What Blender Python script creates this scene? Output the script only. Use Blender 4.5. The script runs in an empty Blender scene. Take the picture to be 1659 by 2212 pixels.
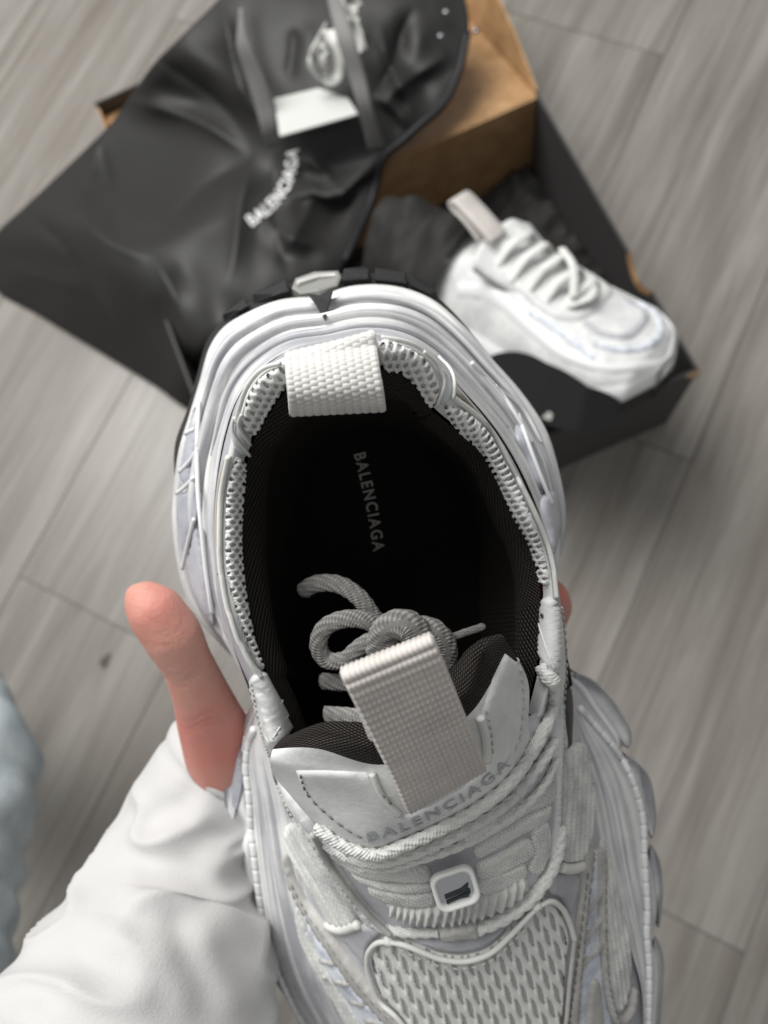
import bpy, bmesh, math, random
import numpy as np
from mathutils import Vector, Matrix, noise
from mathutils.bvhtree import BVHTree
from mathutils.geometry import delaunay_2d_cdt

random.seed(7); np.random.seed(7)
sc = bpy.context.scene
COL = sc.collection

# ------------------------------------------------------------------ camera
# everything is worked out in centimetres in a frame at the lens (x right, y down, z ahead), then turned into metres
FP = 1728.0; CX, CY = 829.5, 1106.0; HC = 80.0
gv = Vector(((1047-CX)/FP, (1542-CY)/FP, 1)).normalized()
Zw = -gv
Yw = Vector((0, -1, 0)); Yw = (Yw - Yw.dot(gv)*gv).normalized()
Xw = Yw.cross(Zw)
RW = Matrix((Xw, Yw, Zw))
def to_world(p):
    q = RW @ Vector(p)
    return Vector((q.x*.01, q.y*.01, (q.z+HC)*.01))
cam_d = bpy.data.cameras.new('camera'); cam = bpy.data.objects.new('camera', cam_d); COL.objects.link(cam)
cam_d.sensor_fit = 'HORIZONTAL'; cam_d.sensor_width = 36; cam_d.lens = FP/1659*36
cam_d.clip_start = .01; cam_d.clip_end = 100
m3 = Matrix((RW@Vector((1,0,0)), RW@Vector((0,-1,0)), RW@Vector((0,0,-1)))).transposed()
cam.matrix_world = Matrix.Translation((0,0,HC*.01)) @ m3.to_4x4()
cam_d.dof.use_dof = True; cam_d.dof.focus_distance = .160; cam_d.dof.aperture_fstop = 21.0
sc.camera = cam

# ------------------------------------------------------------------ light: one big window beyond the top of the picture, dim room
w = bpy.data.worlds.new('World'); sc.world = w; w.use_nodes = True
w.node_tree.nodes['Background'].inputs[0].default_value = (.90, .905, .90, 1)
w.node_tree.nodes['Background'].inputs[1].default_value = .38
def area(name, loc, target, sx, sy, power, col):
    l = bpy.data.lights.new(name, 'AREA'); l.shape = 'RECTANGLE'; l.size = sx; l.size_y = sy; l.energy = power; l.color = col
    o = bpy.data.objects.new(name, l); COL.objects.link(o); o.location = loc
    o.rotation_euler = (Vector(target)-Vector(loc)).to_track_quat('-Z', 'Y').to_euler()
    return o
area('window_light', (-.62, .80, 1.52), (-.2, .35, .2), 1.0, 1.0, 32, (1.0, .99, .97))
sc.view_settings.view_transform = 'Standard'; sc.view_settings.look = 'None'
sc.view_settings.gamma = 1; sc.view_settings.exposure = 0; sc.view_settings.use_curve_mapping = False
sc.cycles.use_denoising = True
try: sc.cycles.denoiser = 'OPENIMAGEDENOISE'
except Exception: pass
sc.cycles.max_bounces = 6

# ------------------------------------------------------------------ helpers
def tag(o, label=None, cat=None, group=None, kind=None):
    if label: o['label'] = label
    if cat: o['category'] = cat
    if group: o['group'] = group
    if kind: o['kind'] = kind
    return o
def empty(name, wloc):
    o = bpy.data.objects.new(name, None); COL.objects.link(o); o.location = wloc; o.empty_display_size = .02
    return o
def root_loc(p):
    while p.parent: p = p.parent
    return p.location
def mesh(name, verts, faces, mat, parent=None, uv=None, smooth=True, world=False):
    """verts in lens centimetres (or world metres); children keep coordinates relative to their root"""
    off = root_loc(parent) if parent else Vector((0,0,0))
    vs = [(Vector(v) if world else to_world(v)) - off for v in verts]
    me = bpy.data.meshes.new(name); me.from_pydata([tuple(v) for v in vs], [], faces); me.update()
    if uv is not None:
        ul = me.uv_layers.new(name='UVMap')
        idx = np.empty(len(me.loops), dtype=np.int32); me.loops.foreach_get('vertex_index', idx)
        ul.data.foreach_set('uv', np.asarray(uv, dtype=np.float32)[idx].ravel())
    if smooth: me.polygons.foreach_set('use_smooth', [True]*len(me.polygons))
    me.materials.append(mat)
    o = bpy.data.objects.new(name, me); COL.objects.link(o)
    if parent: o.parent = parent
    return o

def new_mat(name, col, rough=.6, spec=.3, sheen=0, sss=0, sss_col=None, metal=0, coat=0):
    m = bpy.data.materials.new(name); m.use_nodes = True
    b = m.node_tree.nodes['Principled BSDF']
    b.inputs['Base Color'].default_value = (*col, 1); b.inputs['Roughness'].default_value = rough
    b.inputs['Specular IOR Level'].default_value = spec; b.inputs['Metallic'].default_value = metal
    if sheen: b.inputs['Sheen Weight'].default_value = sheen; b.inputs['Sheen Roughness'].default_value = .4
    if coat: b.inputs['Coat Weight'].default_value = coat; b.inputs['Coat Roughness'].default_value = .25
    if sss:
        b.inputs['Subsurface Weight'].default_value = sss; b.inputs['Subsurface Scale'].default_value = .004
        b.inputs['Subsurface Radius'].default_value = sss_col or (1,1,1)
    return m
class N:
    """short hand for wiring nodes"""
    def __init__(s, m): s.t = m.node_tree; s.b = s.t.nodes['Principled BSDF']
    def add(s, ty, **kw):
        n = s.t.nodes.new(ty)
        for k, v in kw.items():
            if k in n.inputs: n.inputs[k].default_value = v
            else: setattr(n, k, v)
        return n
    def link(s, a, b): s.t.links.new(a, b)
    def math(s, op, a, b=None):
        n = s.t.nodes.new('ShaderNodeMath'); n.operation = op
        for i, x in enumerate((a, b)):
            if x is None: continue
            if isinstance(x, (int, float)): n.inputs[i].default_value = x
            else: s.link(x, n.inputs[i])
        return n.outputs[0]
    def ramp(s, fac, stops):
        n = s.t.nodes.new('ShaderNodeValToRGB'); e = n.color_ramp.elements
        while len(e) < len(stops): e.new(.5)
        for x, (p, c) in zip(e, stops): x.position = p; x.color = (*c, 1)
        s.link(fac, n.inputs[0]); return n.outputs[0]
    def noise(s, scale, detail=4, rough=.6, vec=None, dist=0):
        n = s.add('ShaderNodeTexNoise'); n.inputs['Scale'].default_value = scale; n.inputs['Detail'].default_value = detail
        n.inputs['Roughness'].default_value = rough; n.inputs['Distortion'].default_value = dist
        if vec is not None: s.link(vec, n.inputs['Vector'])
        return n.outputs['Fac']
    def obj(s): return s.add('ShaderNodeTexCoord').outputs['Object']
    def uv(s): return s.add('ShaderNodeTexCoord').outputs['UV']
    def bump(s, h, strength=.4, dist=.0005, prev=None):
        n = s.add('ShaderNodeBump'); n.inputs['Strength'].default_value = strength; n.inputs['Distance'].default_value = dist
        s.link(h, n.inputs['Height'])
        if prev is not None: s.link(prev, n.inputs['Normal'])
        s.link(n.outputs[0], s.b.inputs['Normal']); return n.outputs[0]
def weave(m, ku, kv, strength=.6, dist=.0006, twill=0, cols=None):
    n = N(m); sep = n.add('ShaderNodeSeparateXYZ'); n.link(n.uv(), sep.inputs[0])
    u, v = sep.outputs[0], sep.outputs[1]
    a = n.math('SINE', n.math('MULTIPLY', u, ku)); vv = n.math('MULTIPLY', v, kv)
    if twill: vv = n.math('ADD', vv, n.math('MULTIPLY', u, twill))
    b = n.math('SINE', vv)
    h = n.math('MULTIPLY', a, b)
    if cols: n.link(n.ramp(n.math('ADD', n.math('MULTIPLY', h, .5), .5), [(.35, cols[0]), (.75, cols[1])]), n.b.inputs['Base Color'])
    n.bump(h, strength, dist); return m
def mottle(m, c1, c2, scale=120, lo=.4, hi=.62, detail=6, stretch=None):
    n = N(m); v = n.obj()
    if stretch:
        mp = n.add('ShaderNodeMapping'); mp.inputs['Scale'].default_value = stretch; n.link(v, mp.inputs[0]); v = mp.outputs[0]
    n.link(n.ramp(n.noise(scale, detail, .65, v), [(lo, c1), (hi, c2)]), n.b.inputs['Base Color'])
    return m
def grainy(m, scale=900, strength=.25, dist=.0004):
    n = N(m); n.bump(n.noise(scale, 3, .6, n.obj()), strength, dist); return m

# ------------------------------------------------------------------ materials
M = {}
M['white_leather'] = grainy(mottle(new_mat('white_leather', (.74,.75,.73), .5, .35), (.62,.63,.63), (.78,.79,.77), 60))
M['white_mesh']   = new_mat('white_mesh', (.80,.81,.79), .55, .3, sheen=.2)
M['vamp_mesh']    = weave(new_mat('vamp_mesh', (.72,.73,.70), .75, .2, sheen=.2), 900, 900, .25, .0003)
M['lace']         = grainy(mottle(new_mat('lace', (.78,.78,.76), .8, .2, sheen=.2), (.60,.60,.60), (.80,.80,.77), 45, .33, .5), 1800, .5, .0005)
M['lace'] = weave(M['lace'], 50, 44, .4, .0005, 30)
M['lace_flat'] = weave(mottle(new_mat('lace_flat', (.78,.78,.76), .8, .2), (.56,.56,.56), (.80,.80,.77), 45, .36, .5), 9, 9, .5, .0005, 5)
M['lace_shaded']     = grainy(mottle(new_mat('lace_shaded', (.6,.58,.55), .8, .2), (.15,.145,.14), (.27,.26,.245), 60, .40, .5), 1800, .5, .0005)  # lace colour darkened to carry the shade inside the shoe
M['lace_shaded'] = weave(M['lace_shaded'], 50, 44, .35, .0005, 30, ((.24,.235,.225), (.44,.43,.41)))
M['webbing']      = mottle(new_mat('webbing', (.66,.63,.60), .6, .35, sheen=.3), (.54,.50,.47), (.65,.61,.575), 40)
M['webbing_heel'] = mottle(new_mat('webbing_heel', (.72,.71,.68), .6, .35, sheen=.3), (.56,.55,.525), (.66,.65,.62), 40)
M['lining']       = weave(new_mat('lining', (.034,.028,.024), .7, .3), 15, 12.5, 1.0, .004, 7, ((.014,.011,.010), (.125,.105,.09)))
M['insole']       = grainy(new_mat('insole', (.014,.012,.011), .95, .1), 1500, .4)
M['letter_grey']  = new_mat('letter_grey', (.42,.40,.38), .7)
M['letter_tongue']= new_mat('letter_tongue', (.42,.44,.46), .5)
M['letter_white'] = new_mat('letter_white', (.85,.85,.84), .6)
M['midsole']      = mottle(new_mat('midsole', (.7,.71,.73), .42, .4), (.44,.45,.51), (.80,.81,.80), 26, .40, .58, 7)
m = new_mat('midsole', (.7,.71,.73), .40, .4); n = N(m); mp = n.add('ShaderNodeMapping'); mp.inputs['Scale'].default_value = (.16, 2.6, 1); n.link(n.uv(), mp.inputs[0])
f = n.math('ADD', n.math('MULTIPLY', n.noise(1.0, 5, .6, mp.outputs[0], .8), .62), n.math('MULTIPLY', n.noise(30, 6, .65, n.obj()), .38))
n.link(n.ramp(f, [(.41,(.36,.365,.39)), (.50,(.58,.583,.595)), (.585,(.80,.80,.78))]), n.b.inputs['Base Color']); M['midsole'] = m
M['midsole_clear']= mottle(new_mat('midsole_clear', (.5,.51,.56), .35, .45), (.38,.385,.425), (.56,.565,.59), 40, .35, .7, 5)
M['window'] = mottle(new_mat('window', (.42,.43,.48), .35, .45), (.33,.34,.39), (.50,.51,.55), 50, .38, .62, 6)
M['rib']          = new_mat('rib', (.78,.79,.79), .42, .4)
M['outsole']      = grainy(new_mat('outsole', (.018,.018,.019), .6, .4), 1200, .5)
M['grey_rubber']  = mottle(new_mat('grey_rubber', (.45,.45,.43), .55), (.38,.38,.36), (.55,.54,.51), 90)
M['grey_film']    = mottle(new_mat('grey_film', (.42,.43,.47), .38, .45), (.38,.385,.415), (.56,.565,.585), 70, .35, .65, 7)
M['band']         = grainy(mottle(new_mat('band', (.45,.44,.42), .55), (.40,.39,.37), (.52,.51,.49), 90), 1500, .2)
M['wear_blue']    = mottle(new_mat('wear_blue', (.6,.64,.7), .45), (.44,.46,.53), (.74,.78,.84), 160, .36, .56, 8)
M['stripe_blue']  = new_mat('stripe_blue', (.62,.66,.68), .4)
M['knit']         = mottle(new_mat('knit', (.6,.6,.58), .8, .15, sheen=.2), (.46,.47,.46), (.74,.74,.71), 110, .35, .6)
M['backing']      = new_mat('backing', (.50,.50,.50), .7)
M['backing_light'] = new_mat('backing_light', (.44,.44,.42), .7)
M['piping']       = grainy(new_mat('piping', (.70,.70,.67), .5), 900, .2)
M['taupe_piping'] = new_mat('taupe_piping', (.44,.40,.35), .6)
M['stitch']       = new_mat('stitch', (.20,.20,.19), .8)
M['stitch_light'] = new_mat('stitch_light', (.46,.46,.44), .8)
M['slit']         = new_mat('slit', (.05,.05,.05), .5)
M['metal']        = new_mat('metal', (.55,.56,.58), .25, .5, metal=1)
M['stud']         = new_mat('stud', (.30,.30,.31), .35, .5, metal=1)
M['clip']         = grainy(new_mat('clip', (.24,.24,.225), .6), 900, .3)
M['buckle']       = new_mat('buckle', (.76,.76,.74), .35, .45)
M['emblem']       = new_mat('emblem', (.03,.035,.035), .3)
M['bag']          = None
m = new_mat('bag', (.015,.0145,.014), .57, .5); N(m).bump(N(m).noise(18, 4, .5, N(m).obj()), .12, .004); M['bag'] = m
M['bag_trim']     = new_mat('bag_trim', (.010,.010,.012), .5, .4)
M['strap']        = grainy(new_mat('strap', (.21,.205,.20), .6, .35), 1500, .3)
M['card']         = new_mat('card', (.58,.585,.565), .7)
M['ribbon']       = mottle(new_mat('ribbon', (.7,.7,.68), .7), (.55,.55,.52), (.82,.82,.79), 60)
M['box_black']    = grainy(new_mat('box_black', (.055,.052,.052), .6, .35), 700, .15)
M['kraft']        = grainy(mottle(new_mat('kraft', (.36,.22,.11), .42, .45), (.36,.205,.095), (.46,.28,.14), 50), 900, .2)
M['tissue']       = new_mat('tissue', (.020,.019,.018), .7)
M['skin']         = None
m = new_mat('skin', (.62,.33,.26), .5, .4, sss=.35, sss_col=(1,.35,.2)); n = N(m)
n.link(n.ramp(n.noise(38, 4, .6, n.obj()), [(.36,(.60,.225,.18)), (.64,(.57,.30,.24))]), n.b.inputs['Base Color'])
n.bump(n.noise(420, 6, .7, n.obj()), .5, .0009); M['skin'] = m
M['nail']         = new_mat('nail', (.74,.55,.46), .3, .5)
m = new_mat('cotton', (.54,.535,.53), .9, .1, sheen=.15); n = N(m)
wv = n.add('ShaderNodeTexWave'); wv.inputs['Scale'].default_value = 420; wv.inputs['Distortion'].default_value = 1.5; n.link(n.obj(), wv.inputs[0])
n.bump(n.noise(1300, 3, .6, n.obj()), .3, .0005); M['cotton'] = m
m = new_mat('denim', (.40,.52,.60), .9, .1, sheen=.2); n = N(m)
n.link(n.ramp(n.noise(25, 6, .7, n.obj()), [(.35,(.50,.61,.68)), (.62,(.80,.88,.91))]), n.b.inputs['Base Color'])
n.bump(n.noise(500, 4, .7, n.obj()), .9, .003); M['denim'] = m

# laminate: grain runs along each plank (its own x axis)
m = new_mat('laminate', (.4,.38,.36), .33, .5); n = N(m)
oi = n.add('ShaderNodeObjectInfo'); cb = n.add('ShaderNodeCombineXYZ')
n.link(n.math('MULTIPLY', oi.outputs['Random'], 37.0), cb.inputs[0]); n.link(n.math('MULTIPLY', oi.outputs['Random'], 91.0), cb.inputs[1])
va = n.add('ShaderNodeVectorMath'); va.operation = 'ADD'; n.link(n.obj(), va.inputs[0]); n.link(cb.outputs[0], va.inputs[1])
mp = n.add('ShaderNodeMapping'); mp.inputs['Scale'].default_value = (1.6, 22, 1); n.link(va.outputs[0], mp.inputs[0])
mp2 = n.add('ShaderNodeMapping'); mp2.inputs['Scale'].default_value = (5, 160, 1); n.link(va.outputs[0], mp2.inputs[0])
mp3 = n.add('ShaderNodeMapping'); mp3.inputs['Scale'].default_value = (1.2, 6, 1); n.link(va.outputs[0], mp3.inputs[0])
f = n.math('ADD', n.math('MULTIPLY', n.noise(1.5, 5, .62, mp.outputs[0], .6), .55), n.math('MULTIPLY', n.noise(1.3, 6, .8, mp2.outputs[0]), .36))
f = n.math('ADD', f, n.math('MULTIPLY', n.noise(1.6, 3, .5, mp3.outputs[0]), .3))
f = n.math('ADD', f, n.math('MULTIPLY', oi.outputs['Random'], .03))
colr = n.ramp(f, [(.36,(.082,.070,.058)), (.48,(.164,.146,.126)), (.60,(.228,.209,.186)), (.74,(.325,.306,.280))])
n.link(colr, n.b.inputs['Base Color']); n.bump(f, .15, .001); M['laminate'] = m
M['subfloor'] = new_mat('subfloor', (.12,.10,.085), .8)
M['knot'] = new_mat('knot', (.10,.08,.07), .6)

# ------------------------------------------------------------------ floor
def floor_pt(px, py, h=0.0):
    d = Vector(((px-CX)/FP, (py-CY)/FP, 1)); t = (HC-h)/d.dot(gv); return d*t
def wfloor(px, py, h=0.0): return to_world(floor_pt(px, py, h))
base = mesh('floor', [(-6,-6,-.008),(6,-6,-.008),(6,6,-.008),(-6,6,-.008)], [(0,1,2,3)], M['subfloor'], world=True, smooth=False)
tag(base, kind='structure')
ANG = math.radians(66.2); PWID = .198; PLEN = 1.285
def plank_mesh():
    bm = bmesh.new(); bmesh.ops.create_cube(bm, size=1)
    for v in bm.verts: v.co = (v.co.x*(PLEN-.0006), v.co.y*(PWID-.0006), v.co.z*.008)
    bmesh.ops.bevel(bm, geom=[e for e in bm.edges if all(v.co.z > 0 for v in e.verts)], offset=.0006, segments=2, affect='EDGES')
    me = bpy.data.meshes.new('plank'); bm.to_mesh(me); bm.free(); me.materials.append(M['laminate']); return me
pm = plank_mesh()
ldir = Vector((math.cos(ANG), math.sin(ANG), 0)); pdir = Vector((math.sin(ANG), -math.cos(ANG), 0))
joints = {-2:-.083, -1:.763, 0:.315, 1:-.088, -3:.62, 2:.44, -4:.21, 3:.0, -5:.9}
for k in range(-9, 9):
    j0 = joints.get(k, random.uniform(0, 1.2))
    for i in range(-3, 3):
        c = pdir*(.086 - PWID/2 + k*PWID) + ldir*(j0 + (i+.5)*PLEN)
        if abs(c.x) > 2.6 or abs(c.y-.3) > 2.6: continue
        o = bpy.data.objects.new('plank', pm); COL.objects.link(o); o.parent = base
        o.location = (c.x, c.y, -.004); o.rotation_euler = (0, 0, ANG + (math.pi if random.random() < .5 else 0))
kp = wfloor(228, 1428)
kv = []; 
for i in range(20):
    a = i/20*2*math.pi; r = 1+.2*math.sin(3*a+1)
    q = kp + ldir*.008*math.cos(a)*r + pdir*.0045*math.sin(a)*r; kv.append((q.x, q.y, .0006))
mesh('knot', kv, [tuple(range(20))], M['knot'], base, world=True, smooth=False)

# ------------------------------------------------------------------ curve utilities
def cr(pts, n, closed=False):
    """Catmull-Rom through pts (any dimension), n samples spaced by arc length of the first two coordinates"""
    P = np.asarray(pts, float); k = len(P)
    idx = (lambda i: P[i % k]) if closed else (lambda i: P[min(max(i, 0), k-1)] )
    out = []; segs = k if closed else k-1; sub = 14
    for i in range(segs):
        p0, p1, p2, p3 = idx(i-1), idx(i), idx(i+1), idx(i+2)
        d1 = max(np.linalg.norm(p1[:2]-p0[:2]), 1e-6)**.5; d2 = max(np.linalg.norm(p2[:2]-p1[:2]), 1e-6)**.5; d3 = max(np.linalg.norm(p3[:2]-p2[:2]), 1e-6)**.5
        if np.allclose(p0, p1): d1 = d2
        if np.allclose(p2, p3): d3 = d2
        m1 = (p2-p1) + d2*((p1-p0)/d1 - (p2-p0)/(d1+d2)) if not np.allclose(p0,p1) else (p2-p1)
        m2 = (p2-p1) + d2*((p3-p2)/d3 - (p3-p1)/(d2+d3)) if not np.allclose(p2,p3) else (p2-p1)
        for j in range(sub):
            t = j/sub; t2, t3 = t*t, t*t*t
            out.append((2*t3-3*t2+1)*p1 + (t3-2*t2+t)*m1 + (-2*t3+3*t2)*p2 + (t3-t2)*m2)
    out.append(P[0] if closed else P[-1]); out = np.array(out)
    L = np.concatenate([[0], np.cumsum(np.linalg.norm(np.diff(out[:, :2], axis=0), axis=1)+1e-9)])
    T = np.linspace(0, L[-1], n+1 if closed else n)
    res = np.stack([np.interp(T, L, out[:, c]) for c in range(P.shape[1])], 1)
    return res[:-1] if closed else res
def grid_faces(nu, nv, wrap_u=False, flip=False):
    f = []
    for j in range(nv-1):
        for i in range(nu if wrap_u else nu-1):
            a, b = j*nu+i, j*nu+(i+1) % nu; q = (a, b, b+nu, a+nu)
            f.append(q[::-1] if flip else q)
    return f

# ------------------------------------------------------------------ the held sneaker: its own frame (sole plane)
def ray(px, py): return Vector(((px-CX)/FP, (py-CY)/FP, 1))
def pz(px, py, z): return ray(px, py)*z
O0 = pz(690, 600, 23.5)
fv = Vector((.235, .957, .17)).normalized()
uv_ = Vector((.02, .17, -.985)); uv_ = (uv_ - uv_.dot(fv)*fv).normalized()
rv = uv_.cross(fv); rv = rv if rv.x > 0 else -rv
def pt(px, py, h):
    d = ray(px, py); return d*((h + O0.dot(uv_))/d.dot(uv_))
def st(s, t, h): return O0 + fv*s + rv*t + uv_*h
shoe = empty('sneaker', to_world(O0 + fv*14))
tag(shoe, 'white and grey chunky running sneaker held up close, black lining inside', 'sneaker')

NS = 100
def ring(segs):
    """segs: pieces between landmarks, resampled alike"""
    out = []
    for i, s in enumerate(segs):
        r = cr(s, NS); out.append(r if i == len(segs)-1 else r[:-1])
    return np.concatenate(out)
def hfill(pts, default):
    return [p if len(p) == 3 else (p[0], p[1], default) for p in pts]

B = [
 hfill([(1160,2840,1.6),(980,2790,1.6),(830,2650,1.7),(745,2450),(700,2300),(659,2210),(600,2130),(558,2062),(550,2020),(572,1992),(548,1974),(512,1912),(494,1855),(486,1812),(524,1786),(486,1753),(482,1683),(491,1625),(520,1560),(566,1490,2.3)], 2.0),
 hfill([(566,1490,2.3),(510,1428),(468,1384),(430,1338),(400,1280),(380,1200),(372,1120),(376,1050),(387,970),(408,900,2.2),(432,820,2.0),(452,752,1.8),(482,708,1.5),(535,675,1.3),(605,648,1.2),(690,640,1.2)], 2.3),
 hfill([(690,640,1.2),(760,618,1.2),(850,618,1.3),(930,645,1.5),(1000,703,1.8),(1060,772,2.0),(1130,852,2.2),(1180,930),(1210,1030),(1222,1110),(1213,1190),(1190,1260),(1165,1330),(1150,1405,2.3)], 2.3),
 hfill([(1150,1405,2.3),(1190,1430),(1238,1453),(1274,1464),(1312,1495),(1345,1540),(1363,1582),(1336,1626),(1374,1638),(1397,1668),(1412,1723),(1415,1780),(1384,1816),(1421,1850),(1429,1897),(1429,1959),(1400,2012),(1430,2060),(1431,2124),(1424,2207),(1420,2300),(1410,2450),(1370,2640),(1290,2790,1.7),(1160,2840,1.6)], 2.0)]
RmF = [
 hfill([(1155,2790,2.6),(1000,2740),(870,2610),(790,2440),(712,2290),(660,2212),(635,2171),(600,2093),(573,1996),(555,1880),(546,1790),(540,1700),(534,1640),(545,1585),(580,1500,3.4)], 3.1),
 hfill([(1150,1405,3.4),(1200,1450,3.3),(1250,1530),(1283,1569),(1325,1619),(1358,1677),(1383,1760),(1396,1855),(1408,1959),(1413,2083),(1408,2207),(1402,2310),(1385,2450),(1345,2610),(1270,2740),(1155,2790,2.6)], 3.1)]
T = [
 hfill([(1150,2715,3.7),(1040,2690,3.8),(920,2600,3.9),(830,2450),(780,2310),(745,2210),(700,2090),(668,1950),(645,1850),(628,1760),(600,1660,4.3),(560,1560,4.5),(545,1510,4.6)], 4.0),
 hfill([(545,1510,4.6),(505,1400),(480,1300),(468,1200),(463,1110),(470,1020),(488,930,5.3),(514,858,5.8),(560,800,6.3),(625,757,6.8),(705,742,7.0)], 5.0),
 hfill([(705,742,7.0),(790,730,7.0),(868,742,6.8),(935,780,6.3),(1003,846,5.8),(1070,925,5.3),(1122,1010),(1162,1100),(1190,1190),(1205,1260),(1215,1330),(1226,1420,4.8)], 5.0),
 hfill([(1226,1420,4.8),(1237,1480,4.8),(1245,1560,4.6),(1262,1640),(1283,1750),(1303,1850),(1332,1950),(1365,2060),(1384,2130),(1390,2215),(1385,2330),(1350,2480,3.9),(1270,2640,3.8),(1150,2715,3.7)], 4.2)]
Br, Tr = ring(B), ring(T)
RmR = ring([RmF[0], RmF[0][:2], RmF[0][:2], RmF[1]])
nR = len(Br)
i1, i2, i3 = NS-1, 2*(NS-1), 3*(NS-1)
# around the heel the middle ring bulges between bottom edge and top line
for i in range(nR):
    mid = Br[i]*.55 + Tr[i]*.45
    if i1 <= i <= i3: 
        RmR[i] = mid
def blend_ring(R, i, k=7):
    for j in range(-k, k+1):
        pass
for c, lo, hi in ((i1, i1-8, i1+8), (i3, i3-8, i3+8)):
    a, b = RmR[lo].copy(), RmR[hi].copy()
    for i in range(lo, hi+1):
        t = (i-lo)/(hi-lo); tgt = Br[i]*.5+Tr[i]*.5
        RmR[i] = RmR[i]*.4 + tgt*.6
def smooth_ring(R, lo, hi, it=6):
    for _ in range(it):
        Q = R.copy()
        for i in range(lo, hi): Q[i] = (R[i-1]+2*R[i]+R[i+1])/4
        R[:] = Q
smooth_ring(RmR, i1-14, i1+14); smooth_ring(RmR, i3-14, i3+14)

def P3(R): return [pt(*p) for p in R]
Bp, Mp, Tp = P3(Br), P3(RmR), P3(Tr)
# sole sidewall: bottom edge -> middle ring -> top line, with moulded grooves running round the heel
NV = 64
rings = []
for j in range(NV):
    v = j/(NV-1); row = []
    for i in range(nR):
        b, mm, t = Bp[i], Mp[i], Tp[i]
        if v < .45: p = b.lerp(mm, v/.45)
        else: p = mm.lerp(t, (v-.45)/.55)
        row.append(p)
    rings.append(row)
# smooth along v
for _ in range(16):
    new = [r[:] for r in rings]
    for j in range(1, NV-1):
        for i in range(nR): new[j][i] = (rings[j-1][i] + rings[j][i]*2 + rings[j+1][i])/4
    rings = new
cen = [st(s, 0, 3) for s in range(0, 31)]
def outward(i, j):
    a = rings[j][(i+1) % nR]-rings[j][i-1] if 0 < i < nR-1 else rings[j][1]-rings[j][nR-2]
    b = rings[min(j+1, NV-1)][i]-rings[max(j-1, 0)][i]
    nrm = a.cross(b); 
    if nrm.length < 1e-9: return Vector((0,0,0))
    nrm.normalize(); mid = O0 + fv*((rings[j][i]-O0).dot(fv)) + rv*(2.0*((rings[j][i]-O0).dot(fv)>0)*0) 
    c = sum((r[i] for r in rings), Vector())/NV
    ctr = O0 + fv*min(max((c-O0).dot(fv), 5), 24) + uv_*3
    return nrm if nrm.dot(rings[j][i]-ctr) > 0 else -nrm
verts = []; uvs = []
disp = [[0]*nR for _ in range(NV)]
for j in range(NV):
    v = j/(NV-1)
    for i in range(nR):
        th = (i-i2)/(i2-i1)          # -1 .. 1 round the heel
        heel = max(0, 1-abs(th)**4) if abs(th) < 1 else 0
        g = 0
        if heel > 0:
            w_ = v + .10*th*th + .03*math.sin(3*th+1) + .05*abs(th)
            g = .10*heel*math.sin(2*math.pi*(2.6*w_))*math.sin(math.pi*min(1, v*1.15+.03))
            for gc, gw, ga in ((.17,.030,.36), (.31,.036,.36), (.47,.034,.48), (.62,.036,.38), (.79,.034,.42)):
                g -= heel*ga*math.exp(-((w_-gc)/gw)**2)
        fore = 1-heel
        if fore > .5: g += .05*math.sin(2*math.pi*2*v)*math.sin(math.pi*v)
        disp[j][i] = g
for j in range(NV):
    for i in range(nR):
        verts.append(rings[j][i] + outward(i, j)*disp[j][i]); uvs.append((i/nR*60, j/NV*4))
sole_faces = grid_faces(nR, NV)
midsole = mesh('midsole', verts, sole_faces, M['midsole'], shoe, uvs)
sole_verts = verts
top_row = verts[-nR:]

# ---- outsole (black rubber), separate tread blocks round the heel edge
O = [
 None,
 hfill([(610,1450),(550,1402),(492,1340),(447,1270),(412,1190),(393,1110),(376,1010),(379,955),(404,885),(425,810),(446,738),(470,704),(520,664),(580,632),(640,608),(690,598)], 0),
 hfill([(690,598),(740,590),(820,592),(880,604),(935,634),(985,680),(1045,752),(1110,838),(1160,922),(1190,1010),(1198,1090),(1185,1170),(1160,1250),(1135,1330),(1105,1400)], 0),
 None]
def inset(R, d, h):
    out = []
    for p in R:
        q = pt(*p) - O0; s, t = q.dot(fv), q.dot(rv)
        c = Vector((min(max(s, 6), 23), 1.0)); v2 = Vector((s, t))-c; L = v2.length; v2 = c + v2*((L-d)/L)
        out.append(st(v2.x, v2.y, h))
    return out
Bfl, Bfr = cr(B[0], NS), cr(B[3], NS)
Op = inset(Bfl, .6, 0)[:-1] + [pt(*p) for p in cr(O[1], NS)][:-1] + [pt(*p) for p in cr(O[2], NS)][:-1] + inset(Bfr, .6, 0)
for _ in range(6):
    Q = Op[:]
    for i in list(range(i1-8, i1+8))+list(range(i3-8, i3+8)): Q[i] = (Op[i-1]+Op[i]*2+Op[i+1])/4
    Op = Q
Bin = [b + (Vector(((st(min(max((b-O0).dot(fv), 6), 23), 1, (b-O0).dot(uv_)))-b))).normalized()*.12 for b in Bp]
nb = len(Op); vs = list(Op) + [o.lerp(b, .55)+(o-b).normalized()*0.02 for o, b in zip(Op, Bin)] + Bin
cenv = st(15, 1.2, 0); vs2 = vs + [cenv]
fs = grid_faces(nb, 3) + [((i+1), i, 3*nb) for i in range(nb-1)]
outsole = mesh('outsole', vs2, fs, M['outsole'], shoe)

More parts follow.
